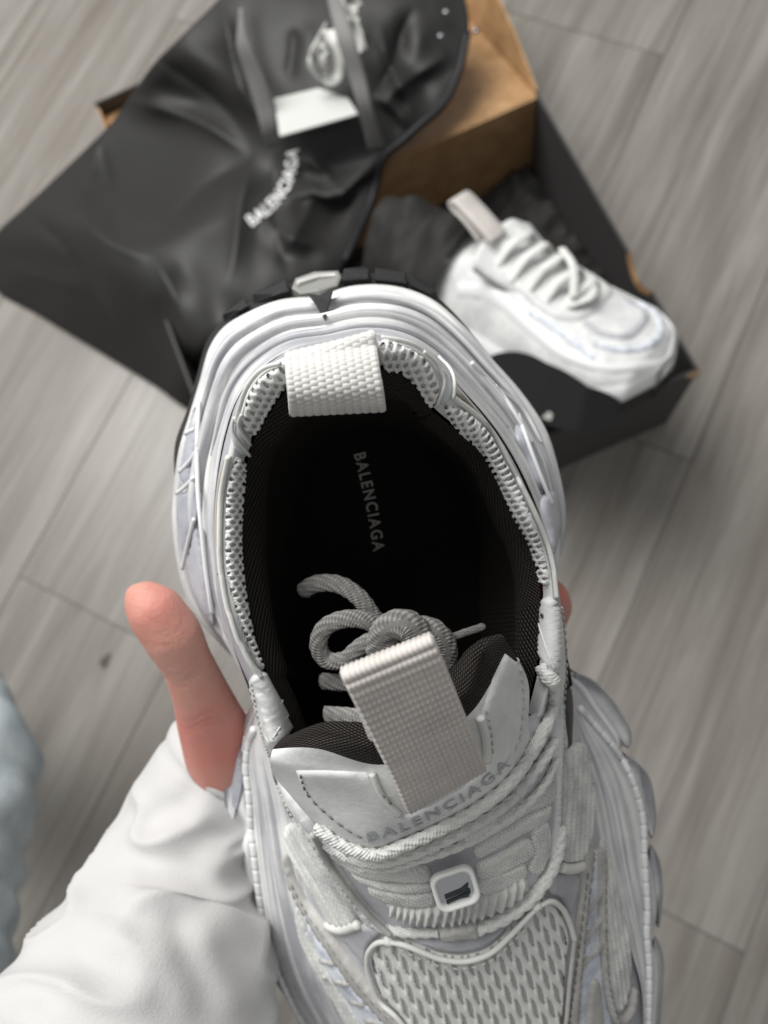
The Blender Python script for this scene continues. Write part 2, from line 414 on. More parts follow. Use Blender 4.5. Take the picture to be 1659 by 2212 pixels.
# ------------------------------------------------------------------ upper: ankle wall and collar
C = [
 hfill([(602,1600,7.3),(578,1520,7.5),(558,1465)], 7.6),
 hfill([(558,1465),(527,1415),(499,1340),(481,1250),(474,1150),(478,1060),(498,965,8.0),(514,905,8.4),(530,855,8.9),(570,800,9.4),(625,768,9.7),(720,745,9.8)], 7.6),
 hfill([(720,745,9.8),(815,738,9.8),(880,747,9.6),(940,787,9.2),(985,850,8.8),(1055,940,8.3),(1105,1030,8.0),(1148,1110,7.8),(1178,1180),(1192,1235),(1199,1300)], 7.6),
 hfill([(1199,1300),(1197,1420),(1172,1530,7.5)], 7.6)]
I_ = [
 hfill([(632,1600,7.2),(600,1510,7.4),(568,1450)], 7.5),
 hfill([(568,1450),(545,1380),(526,1280),(517,1180),(520,1080),(526,1000,7.8),(545,940,8.2),(575,890,8.6),(603,848,9.1),(640,815,9.4),(722,800,9.6)], 7.5),
 hfill([(722,800,9.6),(790,790,9.6),(830,790,9.5),(872,802,9.3),(905,835,9.0),(937,880,8.7),(987,922,8.4),(1040,966,8.1),(1082,1040,7.9),(1112,1110,7.7),(1147,1170),(1170,1240),(1174,1300)], 7.5),
 hfill([(1174,1300),(1168,1420),(1140,1540,7.3)], 7.5)]
Tu = [
 hfill([(560,1560,4.5),(552,1535),(545,1510)], 4.6), T[1], T[2], hfill([(1226,1420),(1232,1450),(1237,1480)], 4.8)]
def ring2(segs, ns=(14, 70, 70, 14)):
    out = []
    for i, (s, k) in enumerate(zip(segs, ns)):
        r = cr(s, k); out.append(r if i == 3 else r[:-1])
    return np.concatenate(out)
Cr, Ir, Tur = ring2(C), ring2(I_), ring2(Tu)
nC = len(Cr)
Cp, Ip, Tup = P3(Cr), P3(Ir), P3(Tur)
# outer ankle wall
rows = 12; verts = []; uvs = []
for j in range(rows):
    v = j/(rows-1)
    for i in range(nC):
        p = Tup[i].lerp(Cp[i], v); ax = O0 + fv*(p-O0).dot(fv)*.8 + rv*.9 + uv_*(p-O0).dot(uv_)
        o = (p-ax).normalized(); p = p + o*(.12*math.sin(math.pi*v)) - o*.12*(1-v)
        verts.append(p); uvs.append((i*.1, v*3))
quarter = mesh('quarter', verts, grid_faces(nC, rows), M['midsole_clear'], shoe, uvs)
base_tris = []   # polygons that overlays are laid on
def collect(vs, fs):
    off = len(bv); bv.extend(vs); bf.extend([tuple(k+off for k in f) for f in fs])
bv, bf = [], []
collect(verts, grid_faces(nC, rows))
# collar roll between outer line and lining edge
rows = 14; verts = []; uvs = []
for j in range(rows):
    v = j/(rows-1)
    for i in range(nC):
        p = Cp[i].lerp(Ip[i], v)
        width = (Cp[i]-Ip[i]).length
        p = p + uv_*(math.sin(math.pi*(.12+.88*v))*.32*min(1, width/.35)); verts.append(p); uvs.append((i*.12, v))
collar_v, collar_f = verts, grid_faces(nC, rows)
collar = mesh('collar', verts, collar_f, M['white_leather'], shoe, uvs)
collect(verts, collar_f)
crest_in = verts[-nC:]

# black lining: from collar edge down to the footbed
Lb = [
 hfill([(740,1760),(690,1640),(640,1480)], 3.3),
 hfill([(690,1480),(660,1380),(645,1260),(640,1150),(646,1070),(664,1005),(700,960),(760,935)], 3.3),
 hfill([(760,935),(830,930),(905,948),(970,995),(1010,1060),(1030,1140),(1036,1230),(1035,1310)], 3.3),
 hfill([(1035,1310),(1045,1450),(1040,1600)], 3.3)]
Lp = P3(ring2(Lb))
rows = 26; verts = []; uvs = []
for j in range(rows):
    v = j/(rows-1)
    for i in range(nC):
        a, b = crest_in[i], Lp[i]
        p = a.lerp(b, v)
        # padded roll near the top swells inwards, then the wall falls steeply
        ctr = O0 + fv*(p-O0).dot(fv) + rv*1.1 + uv_*(p-O0).dot(uv_)
        if (p-O0).dot(fv) < 4: ctr = st(5, 1.1, (p-O0).dot(uv_))
        inn = (ctr-p).normalized()
        k = .34*math.exp(-((v-.16)/.13)**2) 
        p = p + inn*k + uv_*.1*math.exp(-((v-.08)/.07)**2)
        verts.append(p); uvs.append((i*.11*4, v*6*4))
lining = mesh('lining', verts, grid_faces(nC, rows), M['lining'], shoe, uvs)
foot = [pt(*p) for p in ring2(Lb)]
fo = foot + [st(20, 1.5, 3.2), st(26, 2.2, 3.2)]
insole_c = pt(840, 1200, 3.25)
insole = mesh('insole', foot + [insole_c], [(i, i+1, nC) for i in range(nC-1)] + [(nC-1, 0, nC)], M['insole'], shoe)

# ------------------------------------------------------------------ vamp and instep surface
rowsV = [
 [(560,1560,4.5),(602,1600,7.3),(880,1660,7.6),(1172,1530,7.5),(1237,1480,4.8)],
 [(600,1660,4.3),(650,1740,7.2),(900,1800,8.1),(1190,1650,7.3),(1260,1620,4.6)],
 [(632,1790,4.2),(720,1860,6.8),(950,1920,7.7),(1197,1800,7.0),(1287,1770,4.4)],
 [(662,1930,4.0),(800,1990,6.3),(1000,2030,7.0),(1212,1950,6.5),(1327,1930,4.2)],
 [(700,2090,4.0),(850,2130,5.9),(1040,2160,6.4),(1232,2110,6.0),(1370,2080,4.0)],
 [(745,2210,4.0),(890,2260,5.5),(1080,2290,5.9),(1255,2250,5.6),(1390,2215,4.0)],
 [(830,2450,4.0),(950,2470,5.0),(1110,2490,5.3),(1260,2460,5.1),(1362,2450,4.0)],
 [(960,2630,3.8),(1035,2620,4.4),(1130,2630,4.5),(1220,2620,4.4),(1275,2635,3.9)],
 [(1100,2705,3.7),(1125,2706,3.75),(1150,2708,3.8),(1170,2706,3.75),(1190,2703,3.7)]]
nu, nv = 56, 90
fine = [cr(r, nu) for r in rowsV]
cols = [cr([f_[i] for f_ in fine], nv) for i in range(nu)]
verts = []; uvs = []
for j in range(nv):
    for i in range(nu):
        verts.append(pt(*cols[i][j])); uvs.append((i/nu*40, j/nv*60))
vamp_v, vamp_f = verts, grid_faces(nu, nv)
collect(verts, vamp_f); collect(sole_verts, sole_faces)
vamp = mesh('vamp', verts, vamp_f, M['grey_film'], shoe, uvs)
BASE = BVHTree.FromPolygons(bv, bf)

def cast(tree, px, py):
    d = ray(px, py).normalized(); h, nrm, _, dist = tree.ray_cast(Vector((0,0,0)), d)
    if h is None:
        h, nrm, _, _ = tree.find_nearest(d*20)
        # slide to the same viewing line at the depth of the nearest surface
        h = ray(px, py)*h.z
    if nrm.dot(d) > 0: nrm = -nrm
    return h, nrm

def patch(name, poly, mat, parent, tree=None, thick=.08, spacing=7, puff=10, fn=None, rnd=True, skirt=.06, uvscale=.1, cull=None):
    tree = tree or BASE
    P = cr(poly, max(12, int(sum(math.dist(poly[i], poly[i-1]) for i in range(len(poly)))/spacing)), closed=True) if rnd else None
    if not rnd:
        P = []
        for i in range(len(poly)):
            a, b = np.array(poly[i], float), np.array(poly[(i+1) % len(poly)], float); k = max(1, int(np.linalg.norm(b-a)/spacing))
            for q in range(k): P.append(a+(b-a)*q/k)
        P = np.array(P)
    nb = len(P); x0, y0 = P.min(0); x1, y1 = P.max(0)
    gx, gy = np.meshgrid(np.arange(x0, x1, spacing), np.arange(y0, y1, spacing*.9)); gx[1::2] += spacing/2
    G = np.stack([gx.ravel(), gy.ravel()], 1)
    A, Bq = P, np.roll(P, -1, 0)
    inside = np.zeros(len(G), bool); dmin = np.full(len(G), 1e9)
    for a, b in zip(A, Bq):
        c = ((a[1] > G[:, 1]) != (b[1] > G[:, 1]))
        with np.errstate(divide='ignore', invalid='ignore'):
            xi = (b[0]-a[0])*(G[:, 1]-a[1])/(b[1]-a[1]) + a[0]
        inside ^= c & (G[:, 0] < xi)
        ab = b-a; t = np.clip(((G-a)@ab)/max(ab@ab, 1e-9), 0, 1); dd = np.linalg.norm(G-(a+t[:, None]*ab), axis=1); dmin = np.minimum(dmin, dd)
    keep = inside & (dmin > spacing*.45); G = G[keep]; dist = np.concatenate([np.zeros(nb), dmin[keep]])
    pts = np.concatenate([P, G])
    r = delaunay_2d_cdt([Vector(p) for p in pts], [], [list(range(nb))], 1, 1e-4)
    V2, F2 = r[0], r[2]; orig = r[3]
    vs, uvs = [], []
    bnd = []
    for k, q in enumerate(V2):
        h, nrm = cast(tree, q.x, q.y); o = orig[k]; dd = dist[o[0]] if o and o[0] < len(dist) else 0
        e = min(1, dd/puff); e = 1-(1-e)**2
        off = thick*(.35+.65*e) + (fn(q.x, q.y, dd) if fn else 0)
        vs.append(h+nrm*off); uvs.append((q.x*uvscale, q.y*uvscale))
        if o and o[0] < nb: bnd.append((o[0], k, h-nrm*skirt))
    faces = []
    for f in F2:
        f = list(f); c = (V2[f[0]]+V2[f[1]]+V2[f[2]])/3
        if cull and cull(c.x, c.y): continue
        faces.append(tuple(f[::-1]))
    bnd.sort(); base_i = len(vs)
    for q, (oi_, k, pos) in enumerate(bnd): vs.append(pos); uvs.append(uvs[k])
    L = len(bnd)
    for q in range(L):
        k0, k1 = bnd[q][1], bnd[(q+1) % L][1]; faces.append((k0, k1, base_i+(q+1) % L, base_i+q))
    return mesh(name, vs, faces, mat, parent, uvs)

def tube(name, P, rad, mat, parent, sides=12, braid=0, flat=1.0, up=None, pitch=1.0, uvk=1.0, caps=True):
    """P: list of Vector (lens cm); rad number or list"""
    n_ = len(P); rad = rad if hasattr(rad, '__len__') else [rad]*n_
    vs, uvs = [], []; prevx = None; u = 0
    for i in range(n_):
        t = (P[min(i+1, n_-1)]-P[max(i-1, 0)]).normalized()
        ref = (up[i] if up else (prevx if prevx else Vector((0, 0, -1))))
        x = (ref - ref.dot(t)*t)
        x = x.normalized() if x.length > 1e-6 else t.orthogonal().normalized()
        prevx = x; y = t.cross(x)
        if i: u += (P[i]-P[i-1]).length
        for k in range(sides):
            a = 2*math.pi*k/sides; rr = rad[i]
            if braid:
                w1 = math.sin(3*a + u*2*math.pi/pitch); w2 = math.sin(3*a - u*2*math.pi/pitch)
                rr *= 1 + braid*(max(w1, w2)-.4)
            vs.append(P[i] + (x*math.cos(a)*flat + y*math.sin(a))*rr); uvs.append((u*uvk, k/sides))
    fs = []
    for i in range(n_-1):
        for k in range(sides):
            a, b = i*sides+k, i*sides+(k+1) % sides; fs.append((a, b, b+sides, a+sides))
    if caps: fs += [tuple(range(sides))[::-1], tuple((n_-1)*sides+k for k in range(sides))]
    if name is None: return vs, fs, uvs
    return mesh(name, vs, fs, mat, parent, uvs)
def path_on(tree, path, lift, step=4, sm=3):
    n_ = max(4, int(sum(math.dist(path[i], path[i+1]) for i in range(len(path)-1))/step))
    Q = cr(path, n_); P, U = [], []
    for q in Q:
        h, nr = cast(tree, q[0], q[1]); P.append(h+nr*lift); U.append(nr)
    for _ in range(sm):
        P = [P[0]]+[(P[i-1]+P[i]*2+P[i+1])/4 for i in range(1, len(P)-1)]+[P[-1]]
        U = [U[0]]+[((U[i-1]+U[i]*2+U[i+1])/4).normalized() for i in range(1, len(U)-1)]+[U[-1]]
    return P, U
def cord(name, path, rad, mat, parent, tree=None, lift=None, braid=0, pitch=1.0, flat=1.0, step=4, sides=12, dz=0):
    tree = tree or BASE
    P, U = path_on(tree, path, rad*.6 if lift is None else lift, step)
    return tube(name, P, rad, mat, parent, sides, braid, flat, U, pitch)
def stitches(path, mat, parent, tree=None, length=.15, gap=.08, r=.022, lift=.03, name='stitching'):
    tree = tree or BASE; P, U = path_on(tree, path, lift, 3); vs, fs = [], []
    L = [0]
    for i in range(1, len(P)): L.append(L[-1]+(P[i]-P[i-1]).length)
    def at(s):
        i = min(max(np.searchsorted(L, s)-1, 0), len(P)-2); t = (s-L[i])/max(L[i+1]-L[i], 1e-6); return P[i].lerp(P[i+1], t), U[i]
    s = 0
    while s+length < L[-1]:
        (a, ua), (c, _), (b, ub) = at(s), at(s+length/2), at(s+length)
        v, f, _u = tube(None, [a-ua*r, a.lerp(c, .5)+ua*r*.4, c+ua*r*.5, c.lerp(b, .5)+ua*r*.4, b-ub*r], [r*.5, r, r, r, r*.5], None, None, 6)
        o = len(vs); vs += v; fs += [tuple(k+o for k in q) for q in f]; s += length+gap
    if vs: mesh(name, vs, fs, mat, parent)

def text_mesh(txt, spacing=1.0):
    cu = bpy.data.curves.new('lettering', 'FONT'); cu.body = txt; cu.size = 1; cu.space_character = spacing; cu.resolution_u = 3; cu.offset = .018
    o = bpy.data.objects.new('lettering', cu); COL.objects.link(o); dg = bpy.context.evaluated_depsgraph_get(); dg.update()
    me = bpy.data.meshes.new_from_object(o.evaluated_get(dg)); bpy.data.objects.remove(o)
    bm = bmesh.new(); bm.from_mesh(me); bmesh.ops.triangulate(bm, faces=bm.faces)
    bmesh.ops.subdivide_edges(bm, edges=[e for e in bm.edges if e.calc_length() > .12], cuts=2)
    bmesh.ops.triangulate(bm, faces=bm.faces)
    v = [tuple(x.co)[:2] for x in bm.verts]; f = [tuple(x.index for x in p.verts) for p in bm.faces]; bm.free()
    a = np.array(v); a[:, 0] -= a[:, 0].min(); a[:, 0] /= a[:, 0].max(); a[:, 1] -= a[:, 1].min(); a[:, 1] /= a[:, 1].max()
    return a, f
def lettering(txt, path, cap, place, mat, parent, spacing=1.15):
    """lay letters along a traced baseline; place(px,py) -> point"""
    a, f = text_mesh(txt, spacing); Q = cr(path, 200); vs = []
    for x, y in a:
        k = x*199; i = min(int(k), 198); p = Q[i]+(Q[i+1]-Q[i])*(k-i); t = Q[min(i+4, 199)]-Q[max(i-4, 0)]; t = t/np.linalg.norm(t)
        nrm = np.array([t[1], -t[0]])
        q = p + nrm*y*cap; vs.append(place(q[0], q[1]))
    return mesh('lettering', vs, f, mat, parent, smooth=False)

def smoothstep(a, b, x):
    t = min(1, max(0, (x-a)/(b-a))); return t*t*(3-2*t)

# ------------------------------------------------------------------ collar details
def hexr(s, x, y):
    best = 1e9; ry = s*.866; j0 = round(y/ry)
    for j in (j0-1, j0, j0+1):
        ox = s/2 if j % 2 else 0; i0 = round((x-ox)/s)
        for i in (i0-1, i0, i0+1):
            dx, dy = x-(i*s+ox), y-j*ry; best = min(best, dx*dx+dy*dy)
    return math.sqrt(best)/s
def honey(s, amp):
    return lambda x, y, d: -amp*(1-smoothstep(.26, .46, hexr(s, x, y)))*min(1, d/5) + .015*math.sin(x*2.1+y*.7)*math.sin(y*1.9)
def open_mesh(poly, s, spacing, r=.27):
    patch('mesh_backing', poly, M['backing'], shoe, thick=.075, spacing=8, puff=4)
    return patch('collar_mesh', poly, M['white_mesh'], shoe, thick=.125, spacing=spacing, puff=6, fn=honey(s, .035), cull=lambda x, y: hexr(s, x, y) < r)
left_mesh_heel = [(612,792),(580,806),(550,836),(531,880),(527,925),(548,935),(575,888),(602,848),(618,822)]
open_mesh(left_mesh_heel, 17, 2.2)
right_mesh_heel = [(822,742),(872,752),(915,778),(940,815),(950,850),(936,876),(905,834),(872,802),(830,790)]
open_mesh(right_mesh_heel, 17, 2.2)
left_side = [(512,985),(492,1050),(487,1110),(486,1180),(492,1250),(508,1320),(530,1385),(556,1440),(566,1446),(546,1382),(527,1280),(518,1180),(521,1080),(527,1000)]
open_mesh(left_side, 14, 2.0)
right_side = [(960,872),(990,880),(1045,930),(1092,1010),(1130,1085),(1160,1150),(1178,1205),(1186,1260),(1174,1262),(1146,1172),(1112,1112),(1082,1042),(1040,968),(990,924)]
open_mesh(right_side, 14, 2.0)
# light blue stripes by the heel pads
for poly in ([(505,905),(520,900),(527,930),(541,948),(528,985),(510,968),(503,940)], [(944,792),(958,800),(976,842),(968,866),(948,870),(956,838)]):
    patch('collar_stripe', poly, M['stripe_blue'], shoe, thick=.07, spacing=4, puff=5)
for path in ([(529,888),(522,915),(528,945),(538,962)], [(905,765),(935,790),(952,825),(950,868)], [(519,900),(513,930),(518,958),(530,978)], [(940,778),(966,812),(972,858)]):
    cord('piping', path, .035, M['piping'], shoe, braid=0, sides=8, lift=.12)
cord('piping', [(612,786),(575,800),(543,836),(526,880),(519,910)], .045, M['piping'], shoe, sides=8, lift=.09)
cord('piping', [(822,738),(880,748),(925,775),(952,815)], .045, M['piping'], shoe, sides=8, lift=.09)
cord('piping', [(500,985),(484,1060),(479,1150),(485,1250),(504,1340),(532,1415),(560,1462)], .06, M['piping'], shoe, sides=10, lift=.07)
cord('piping', [(494,990),(478,1060),(473,1150),(478,1240)], .05, M['taupe_piping'], shoe, sides=8, lift=.05)
cord('piping', [(975,858),(1050,930),(1102,1022),(1145,1105),(1175,1175),(1190,1235),(1196,1290)], .055, M['piping'], shoe, sides=10, lift=.08)
cord('piping', [(985,850),(1058,935),(1110,1025),(1152,1108),(1181,1178),(1195,1235)], .045, M['taupe_piping'], shoe, sides=8, lift=.05)

# ankle eyestay leather, left and right
patch('eyestay', [(545,1462),(566,1452),(584,1478),(606,1520),(628,1572),(612,1592),(594,1612),(590,1640),(574,1600),(556,1530)], M['white_leather'], shoe, thick=.14, spacing=6, puff=6)
stitches([(556,1468),(566,1525),(580,1590),(592,1632)], M['stitch_light'], shoe, lift=.14)
cord('leather_ridge', [(600,1515),(584,1545),(580,1575),(592,1600)], .03, M['white_leather'], shoe, sides=8, lift=.12)
cord('leather_ridge', [(612,1545),(600,1565),(600,1590)], .03, M['white_leather'], shoe, sides=8, lift=.12)
patch('eyestay', [(1178,1290),(1197,1296),(1207,1340),(1213,1400),(1214,1470),(1204,1520),(1194,1500),(1186,1440),(1168,1416),(1170,1360)], M['white_leather'], shoe, thick=.14, spacing=6, puff=6)
stitches([(1200,1310),(1208,1370),(1211,1440),(1207,1510),(1206,1580),(1210,1640)], M['stitch_light'], shoe, lift=.14)
cord('leather_ridge', [(1172,1335),(1182,1370),(1190,1410),(1192,1440)], .03, M['white_leather'], shoe, sides=8, lift=.13)
for p in ((564,1508),(1184,1328)):
    h, nr = cast(BASE, *p); e = nr.orthogonal().normalized(); e2 = nr.cross(e)
    mesh('punch_hole', [h+nr*.17+(e*math.cos(a)+e2*math.sin(a))*.055 for a in np.linspace(0, 6.28, 13)[:-1]], [tuple(range(12))], M['slit'], shoe, smooth=False)

# ------------------------------------------------------------------ webbing loops
def strap(name, L_, R_, H_, mat, parent, nu=150, nv=330, ribs=10, rows=40, amp=.05, thick=.09, rowamp=1.0):
    """folded webbing: pairs of edge points with heights; woven relief is real geometry"""
    A = [pt(*l, h) for l, h in zip(L_, H_)]; Bq = [pt(*r_, h) for r_, h in zip(R_, H_)]
    a = cr([tuple(p) for p in A], nv); b = cr([tuple(p) for p in Bq], nv)
    mid = (a+b)/2; Ls = np.concatenate([[0], np.cumsum(np.linalg.norm(np.diff(mid, axis=0), axis=1))])
    U = np.linspace(0, 1, nu)[None, :, None]; S = (Ls/Ls[-1]*rows)[:, None]
    P = a[:, None]*(1-U) + b[:, None]*U
    td = np.gradient(mid, axis=0); nr = np.cross(b-a, td); nr /= np.linalg.norm(nr, axis=1)[:, None]+1e-9
    u = U[:, :, 0]; colr = np.abs(np.sin(np.pi*u*ribs*2)); stag = np.where((np.floor(u*ribs*2).astype(int) % 2) == 0, 0.0, .5)
    rowr = np.abs(np.sin(np.pi*(S+stag*(1 if rowamp < 1.2 else 0))))
    rel = amp*(rowamp*rowr**.7 + .6*colr**.6 - .8)
    rng = np.random.RandomState(3); rel = rel*(1+.25*rng.randn(nv, 1)*.4)
    edge = np.minimum(u, 1-u)*nu; rel = rel*np.minimum(1, edge/4); th = thick/2*np.minimum(1, .5+edge/8)
    vs = []; uvs = []
    for side in (1, -1):
        Q = P + nr[:, None]*side*(th+rel)[:, :, None]; vs += [Vector(q) for q in Q.reshape(-1, 3)]
        uvs += [(x*2, y*.1) for y in S[:, 0] for x in np.linspace(0, 1, nu)]
    f1 = grid_faces(nu, nv); o = nu*nv; f2 = [tuple(k+o for k in f[::-1]) for f in f1]; fs = f1+f2
    for j in range(nv-1):
        fs.append((j*nu, (j+1)*nu, o+(j+1)*nu, o+j*nu)); fs.append((j*nu+nu-1, o+j*nu+nu-1, o+(j+1)*nu+nu-1, (j+1)*nu+nu-1))
    return mesh(name, vs, fs, mat, parent, uvs)
strap('heel_pull_tab',
  [(622,790),(616,768),(616,790),(619,830),(623,866),(625,888),(625,894),(624,886),(620,840)],
  [(815,760),(811,727),(814,752),(823,812),(830,852),(833,876),(834,883),(833,874),(826,820)],
  [8.9,10.1,10.75,11.05,11.0,10.7,10.4,10.1,9.6], M['webbing_heel'], shoe, ribs=6, rows=46, amp=.032, rowamp=.6)

# ------------------------------------------------------------------ tongue
tg = [
 [(640,1640,4.5),(720,1640,4.2),(850,1620,4.2),(960,1560,4.4),(1050,1480,5.0),(1088,1440,6.5)],
 [(618,1592,7.6),(702,1560,8.0),(830,1552,8.2),(960,1460,8.4),(1020,1392,8.5),(1072,1372,8.4)],
 [(592,1614,9.0),(690,1572,9.8),(830,1575,10.0),(985,1475,10.1),(1035,1385,10.0),(1083,1370,9.5)],
 [(584,1642,9.2),(690,1652,9.9),(810,1664,10.1),(1012,1545,10.2),(1062,1455,10.1),(1096,1388,9.5)],
 [(586,1662,8.9),(690,1700,9.4),(830,1740,9.8),(965,1680,9.9),(1082,1580,9.6),(1140,1470,8.9)],
 [(604,1692,8.3),(680,1770,8.6),(800,1838,8.9),(955,1785,9.1),(1085,1690,8.9),(1142,1570,8.3)],
 [(640,1720,7.4),(710,1810,7.8),(830,1870,8.2),(980,1830,8.3),(1100,1740,8.0),(1150,1620,7.4)]]
nu, nv = 70, 80
fine = [cr(r, nu) for r in tg]; cols = [cr([f_[i] for f_ in fine], nv) for i in range(nu)]
tv = [pt(*cols[i][j]) for j in range(nv) for i in range(nu)]; tf = grid_faces(nu, nv)
# find the row nearest the front edge of the rim: lining behind it, panel before it
split = [min(range(nv), key=lambda j: abs(cols[i][j][1]-fine[3][i][1]) + (0 if j > nv*.3 else 500)) for i in range(nu)]
sp = int(np.median(split))
tuv = [(i*.3, j*.5) for j in range(nv) for i in range(nu)]
tongue = mesh('tongue', tv, [f for f in tf if f[0]//nu >= sp], M['white_leather'], shoe, tuv)
mesh('tongue_lining', tv, [f for f in tf if f[0]//nu < sp], M['lining'], shoe, [(a*.8, b*.8) for a, b in tuv])
TONG = BVHTree.FromPolygons(tv, tf)
patch('tongue_panel', [(640,1664),(700,1664),(796,1668),(838,1738),(868,1762),(930,1742),(1000,1702),(1056,1640),(1052,1590),(1040,1540),(1064,1465),(1090,1412),(1126,1440),(1132,1505),(1124,1600),(1078,1668),(962,1758),(880,1798),(802,1826),(742,1788),(690,1745),(655,1700)], M['white_leather'], tongue, TONG, thick=.06, spacing=7, puff=4, rnd=False)
stitches([(652,1668),(664,1705),(700,1745),(750,1785),(800,1812)], M['stitch'], tongue, TONG, lift=.065)
stitches([(806,1672),(822,1705),(850,1735)], M['stitch'], tongue, TONG, lift=.065)
stitches([(1112,1420),(1124,1500),(1116,1590),(1104,1624)], M['stitch_light'], tongue, TONG, lift=.065)
stitches([(1044,1528),(1056,1572),(1060,1625)], M['stitch_light'], tongue, TONG, lift=.065)
cord('piping', [(1034,1545),(1046,1590),(1050,1640)], .09, M['piping'], tongue, TONG, sides=8)
cord('piping', [(804,1668),(828,1720),(862,1756)], .07, M['piping'], tongue, TONG, sides=8)
lettering('BALENCIAGA', [(798,1812),(870,1790),(950,1752),(1030,1706),(1098,1648)], 20, lambda x, y: (lambda h, n_: h+n_*.085)(*cast(TONG, x, y)), M['letter_tongue'], tongue, 1.3)
strap('tongue_pull_tab',
  [(880,1752),(874,1746),(850,1690),(811,1610),(771,1530),(745,1478),(735,1457),(737,1456),(770,1530),(805,1620)],
  [(1050,1655),(1047,1649),(1028,1600),(996,1520),(966,1445),(946,1398),(936,1377),(937,1376),(965,1450),(992,1535)],
  [10.0,10.35,11.0,11.75,12.3,12.6,12.55,12.25,11.2,9.9], M['webbing'], shoe, ribs=9, rows=48, amp=.05, thick=.11, rowamp=1.3)

# insole lettering reads towards the toe
lettering('BALENCIAGA', [(764,982),(778,1040),(795,1120),(806,1192)], 26, lambda x, y: pt(x, y, 3.33), M['letter_grey'], insole, 1.25)

# ------------------------------------------------------------------ laces
# end of the lace tucked into the shoe: loops and a knot, lying inside at mid height
def free_cord(name, pts, rad, mat, parent, braid=.035, flat=.42, sides=16):
    P = [pt(*p) for p in cr(pts, 140)]
    return tube(name, P, [rad*min(1, .55+.09*min(i, 139-i)) for i in range(140)], mat, parent, sides, braid, flat, [Vector((.1,.1,-1))]*140, .22)
knot = [
 [(648,1282,6.0),(680,1262,6.3),(730,1262,6.5),(775,1290,6.6),(805,1330,6.6),(840,1375,6.6)],
 [(835,1365,6.9),(790,1340,7.0),(740,1338,7.0),(700,1358,6.9),(688,1395,6.8),(705,1425,6.7),(745,1425,6.8),(775,1400,6.9),(800,1385,7.0),(850,1380,7.1)],
 [(690,1470,6.2),(740,1475,6.4),(800,1470,6.6),(860,1440,6.8)],
 [(1048,1352,6.8),(1000,1368,7.0),(955,1385,7.1),(915,1398,7.1),(870,1395,7.1)]]
for k, p in enumerate(knot): free_cord('tucked_lace', p, .21 if k < 3 else .09, M['lace_shaded'], shoe)
free_cord('tucked_lace', [(820,1420,7.1),(838,1360,7.4),(875,1350,7.5),(905,1385,7.4),(890,1440,7.2)], .36, M['lace_shaded'], shoe, .03, .42)
free_cord('tucked_lace', [(895,1355,7.2),(935,1365,7.3),(960,1400,7.2),(955,1450,7.0)], .3, M['lace_shaded'], shoe, .03, .42)
free_cord('tucked_lace', [(700,1545,6.6),(760,1550,7.0),(830,1560,7.2)], .24, M['lace_shaded'], shoe)

vj, fj = [], []
def add_base(vs, fs):
    o = len(vj); vj.extend(vs); fj.extend([tuple(k+o for k in f) for f in fs])
add_base(bv, bf); add_base(tv, tf)
UP = BVHTree.FromPolygons(vj, fj)
cord('lace', [(1178,1438),(1189,1475),(1186,1530),(1164,1580),(1132,1635),(1090,1688),(1028,1738),(955,1778),(880,1812),(812,1836),(752,1820),(690,1780)], .17, M['lace'], shoe, UP, flat=.75, braid=.16, pitch=.36, sides=16, step=2)
cord('lace', [(1192,1600),(1160,1650),(1110,1712),(1045,1762),(965,1806),(890,1838),(820,1856),(755,1845),(705,1818)], .14, M['lace'], shoe, UP, flat=.75, braid=.16, pitch=.34, sides=16, step=2)
cord('lace', [(1196,1640),(1172,1690),(1112,1752),(1050,1792),(980,1826),(900,1852),(830,1872),(780,1868)], .12, M['lace'], shoe, UP, flat=.75, braid=.16, pitch=.34, sides=16, step=2)
def wov(x, y, d): return .022*math.sin(x*.62+y*.35)*math.sin(y*.62-x*.25) + .03*noise.noise(Vector((x*.03, y*.03, 0)))
for poly in (
  [(1192,1672),(1196,1700),(1190,1728),(1140,1752),(1075,1790),(1020,1818),(1000,1810),(1060,1775),(1130,1728)],
  [(1184,1735),(1176,1770),(1120,1800),(1062,1835),(1030,1850),(1022,1832),(1080,1798),(1140,1760)],
  [(1140,1808),(1150,1838),(1110,1868),(1060,1890),(1034,1892),(1030,1866),(1080,1840)],
  [(716,1838),(740,1834),(800,1858),(870,1872),(925,1872),(930,1896),(880,1902),(810,1894),(750,1872)],
  [(760,1878),(810,1898),(870,1908),(930,1904),(932,1918),(880,1924),(810,1912),(775,1896)],
  [(796,1912),(830,1916),(890,1926),(936,1924),(936,1948),(890,1954),(840,1946),(806,1930)],
  [(1036,1896),(1090,1876),(1128,1862),(1136,1886),(1100,1908),(1040,1926)],
  [(1148,1790),(1176,1772),(1186,1800),(1180,1850),(1160,1886),(1140,1880),(1146,1840)]):
    patch('lace_band', poly, M['lace_flat'], shoe, UP, thick=.13, spacing=3, puff=7, fn=wov)
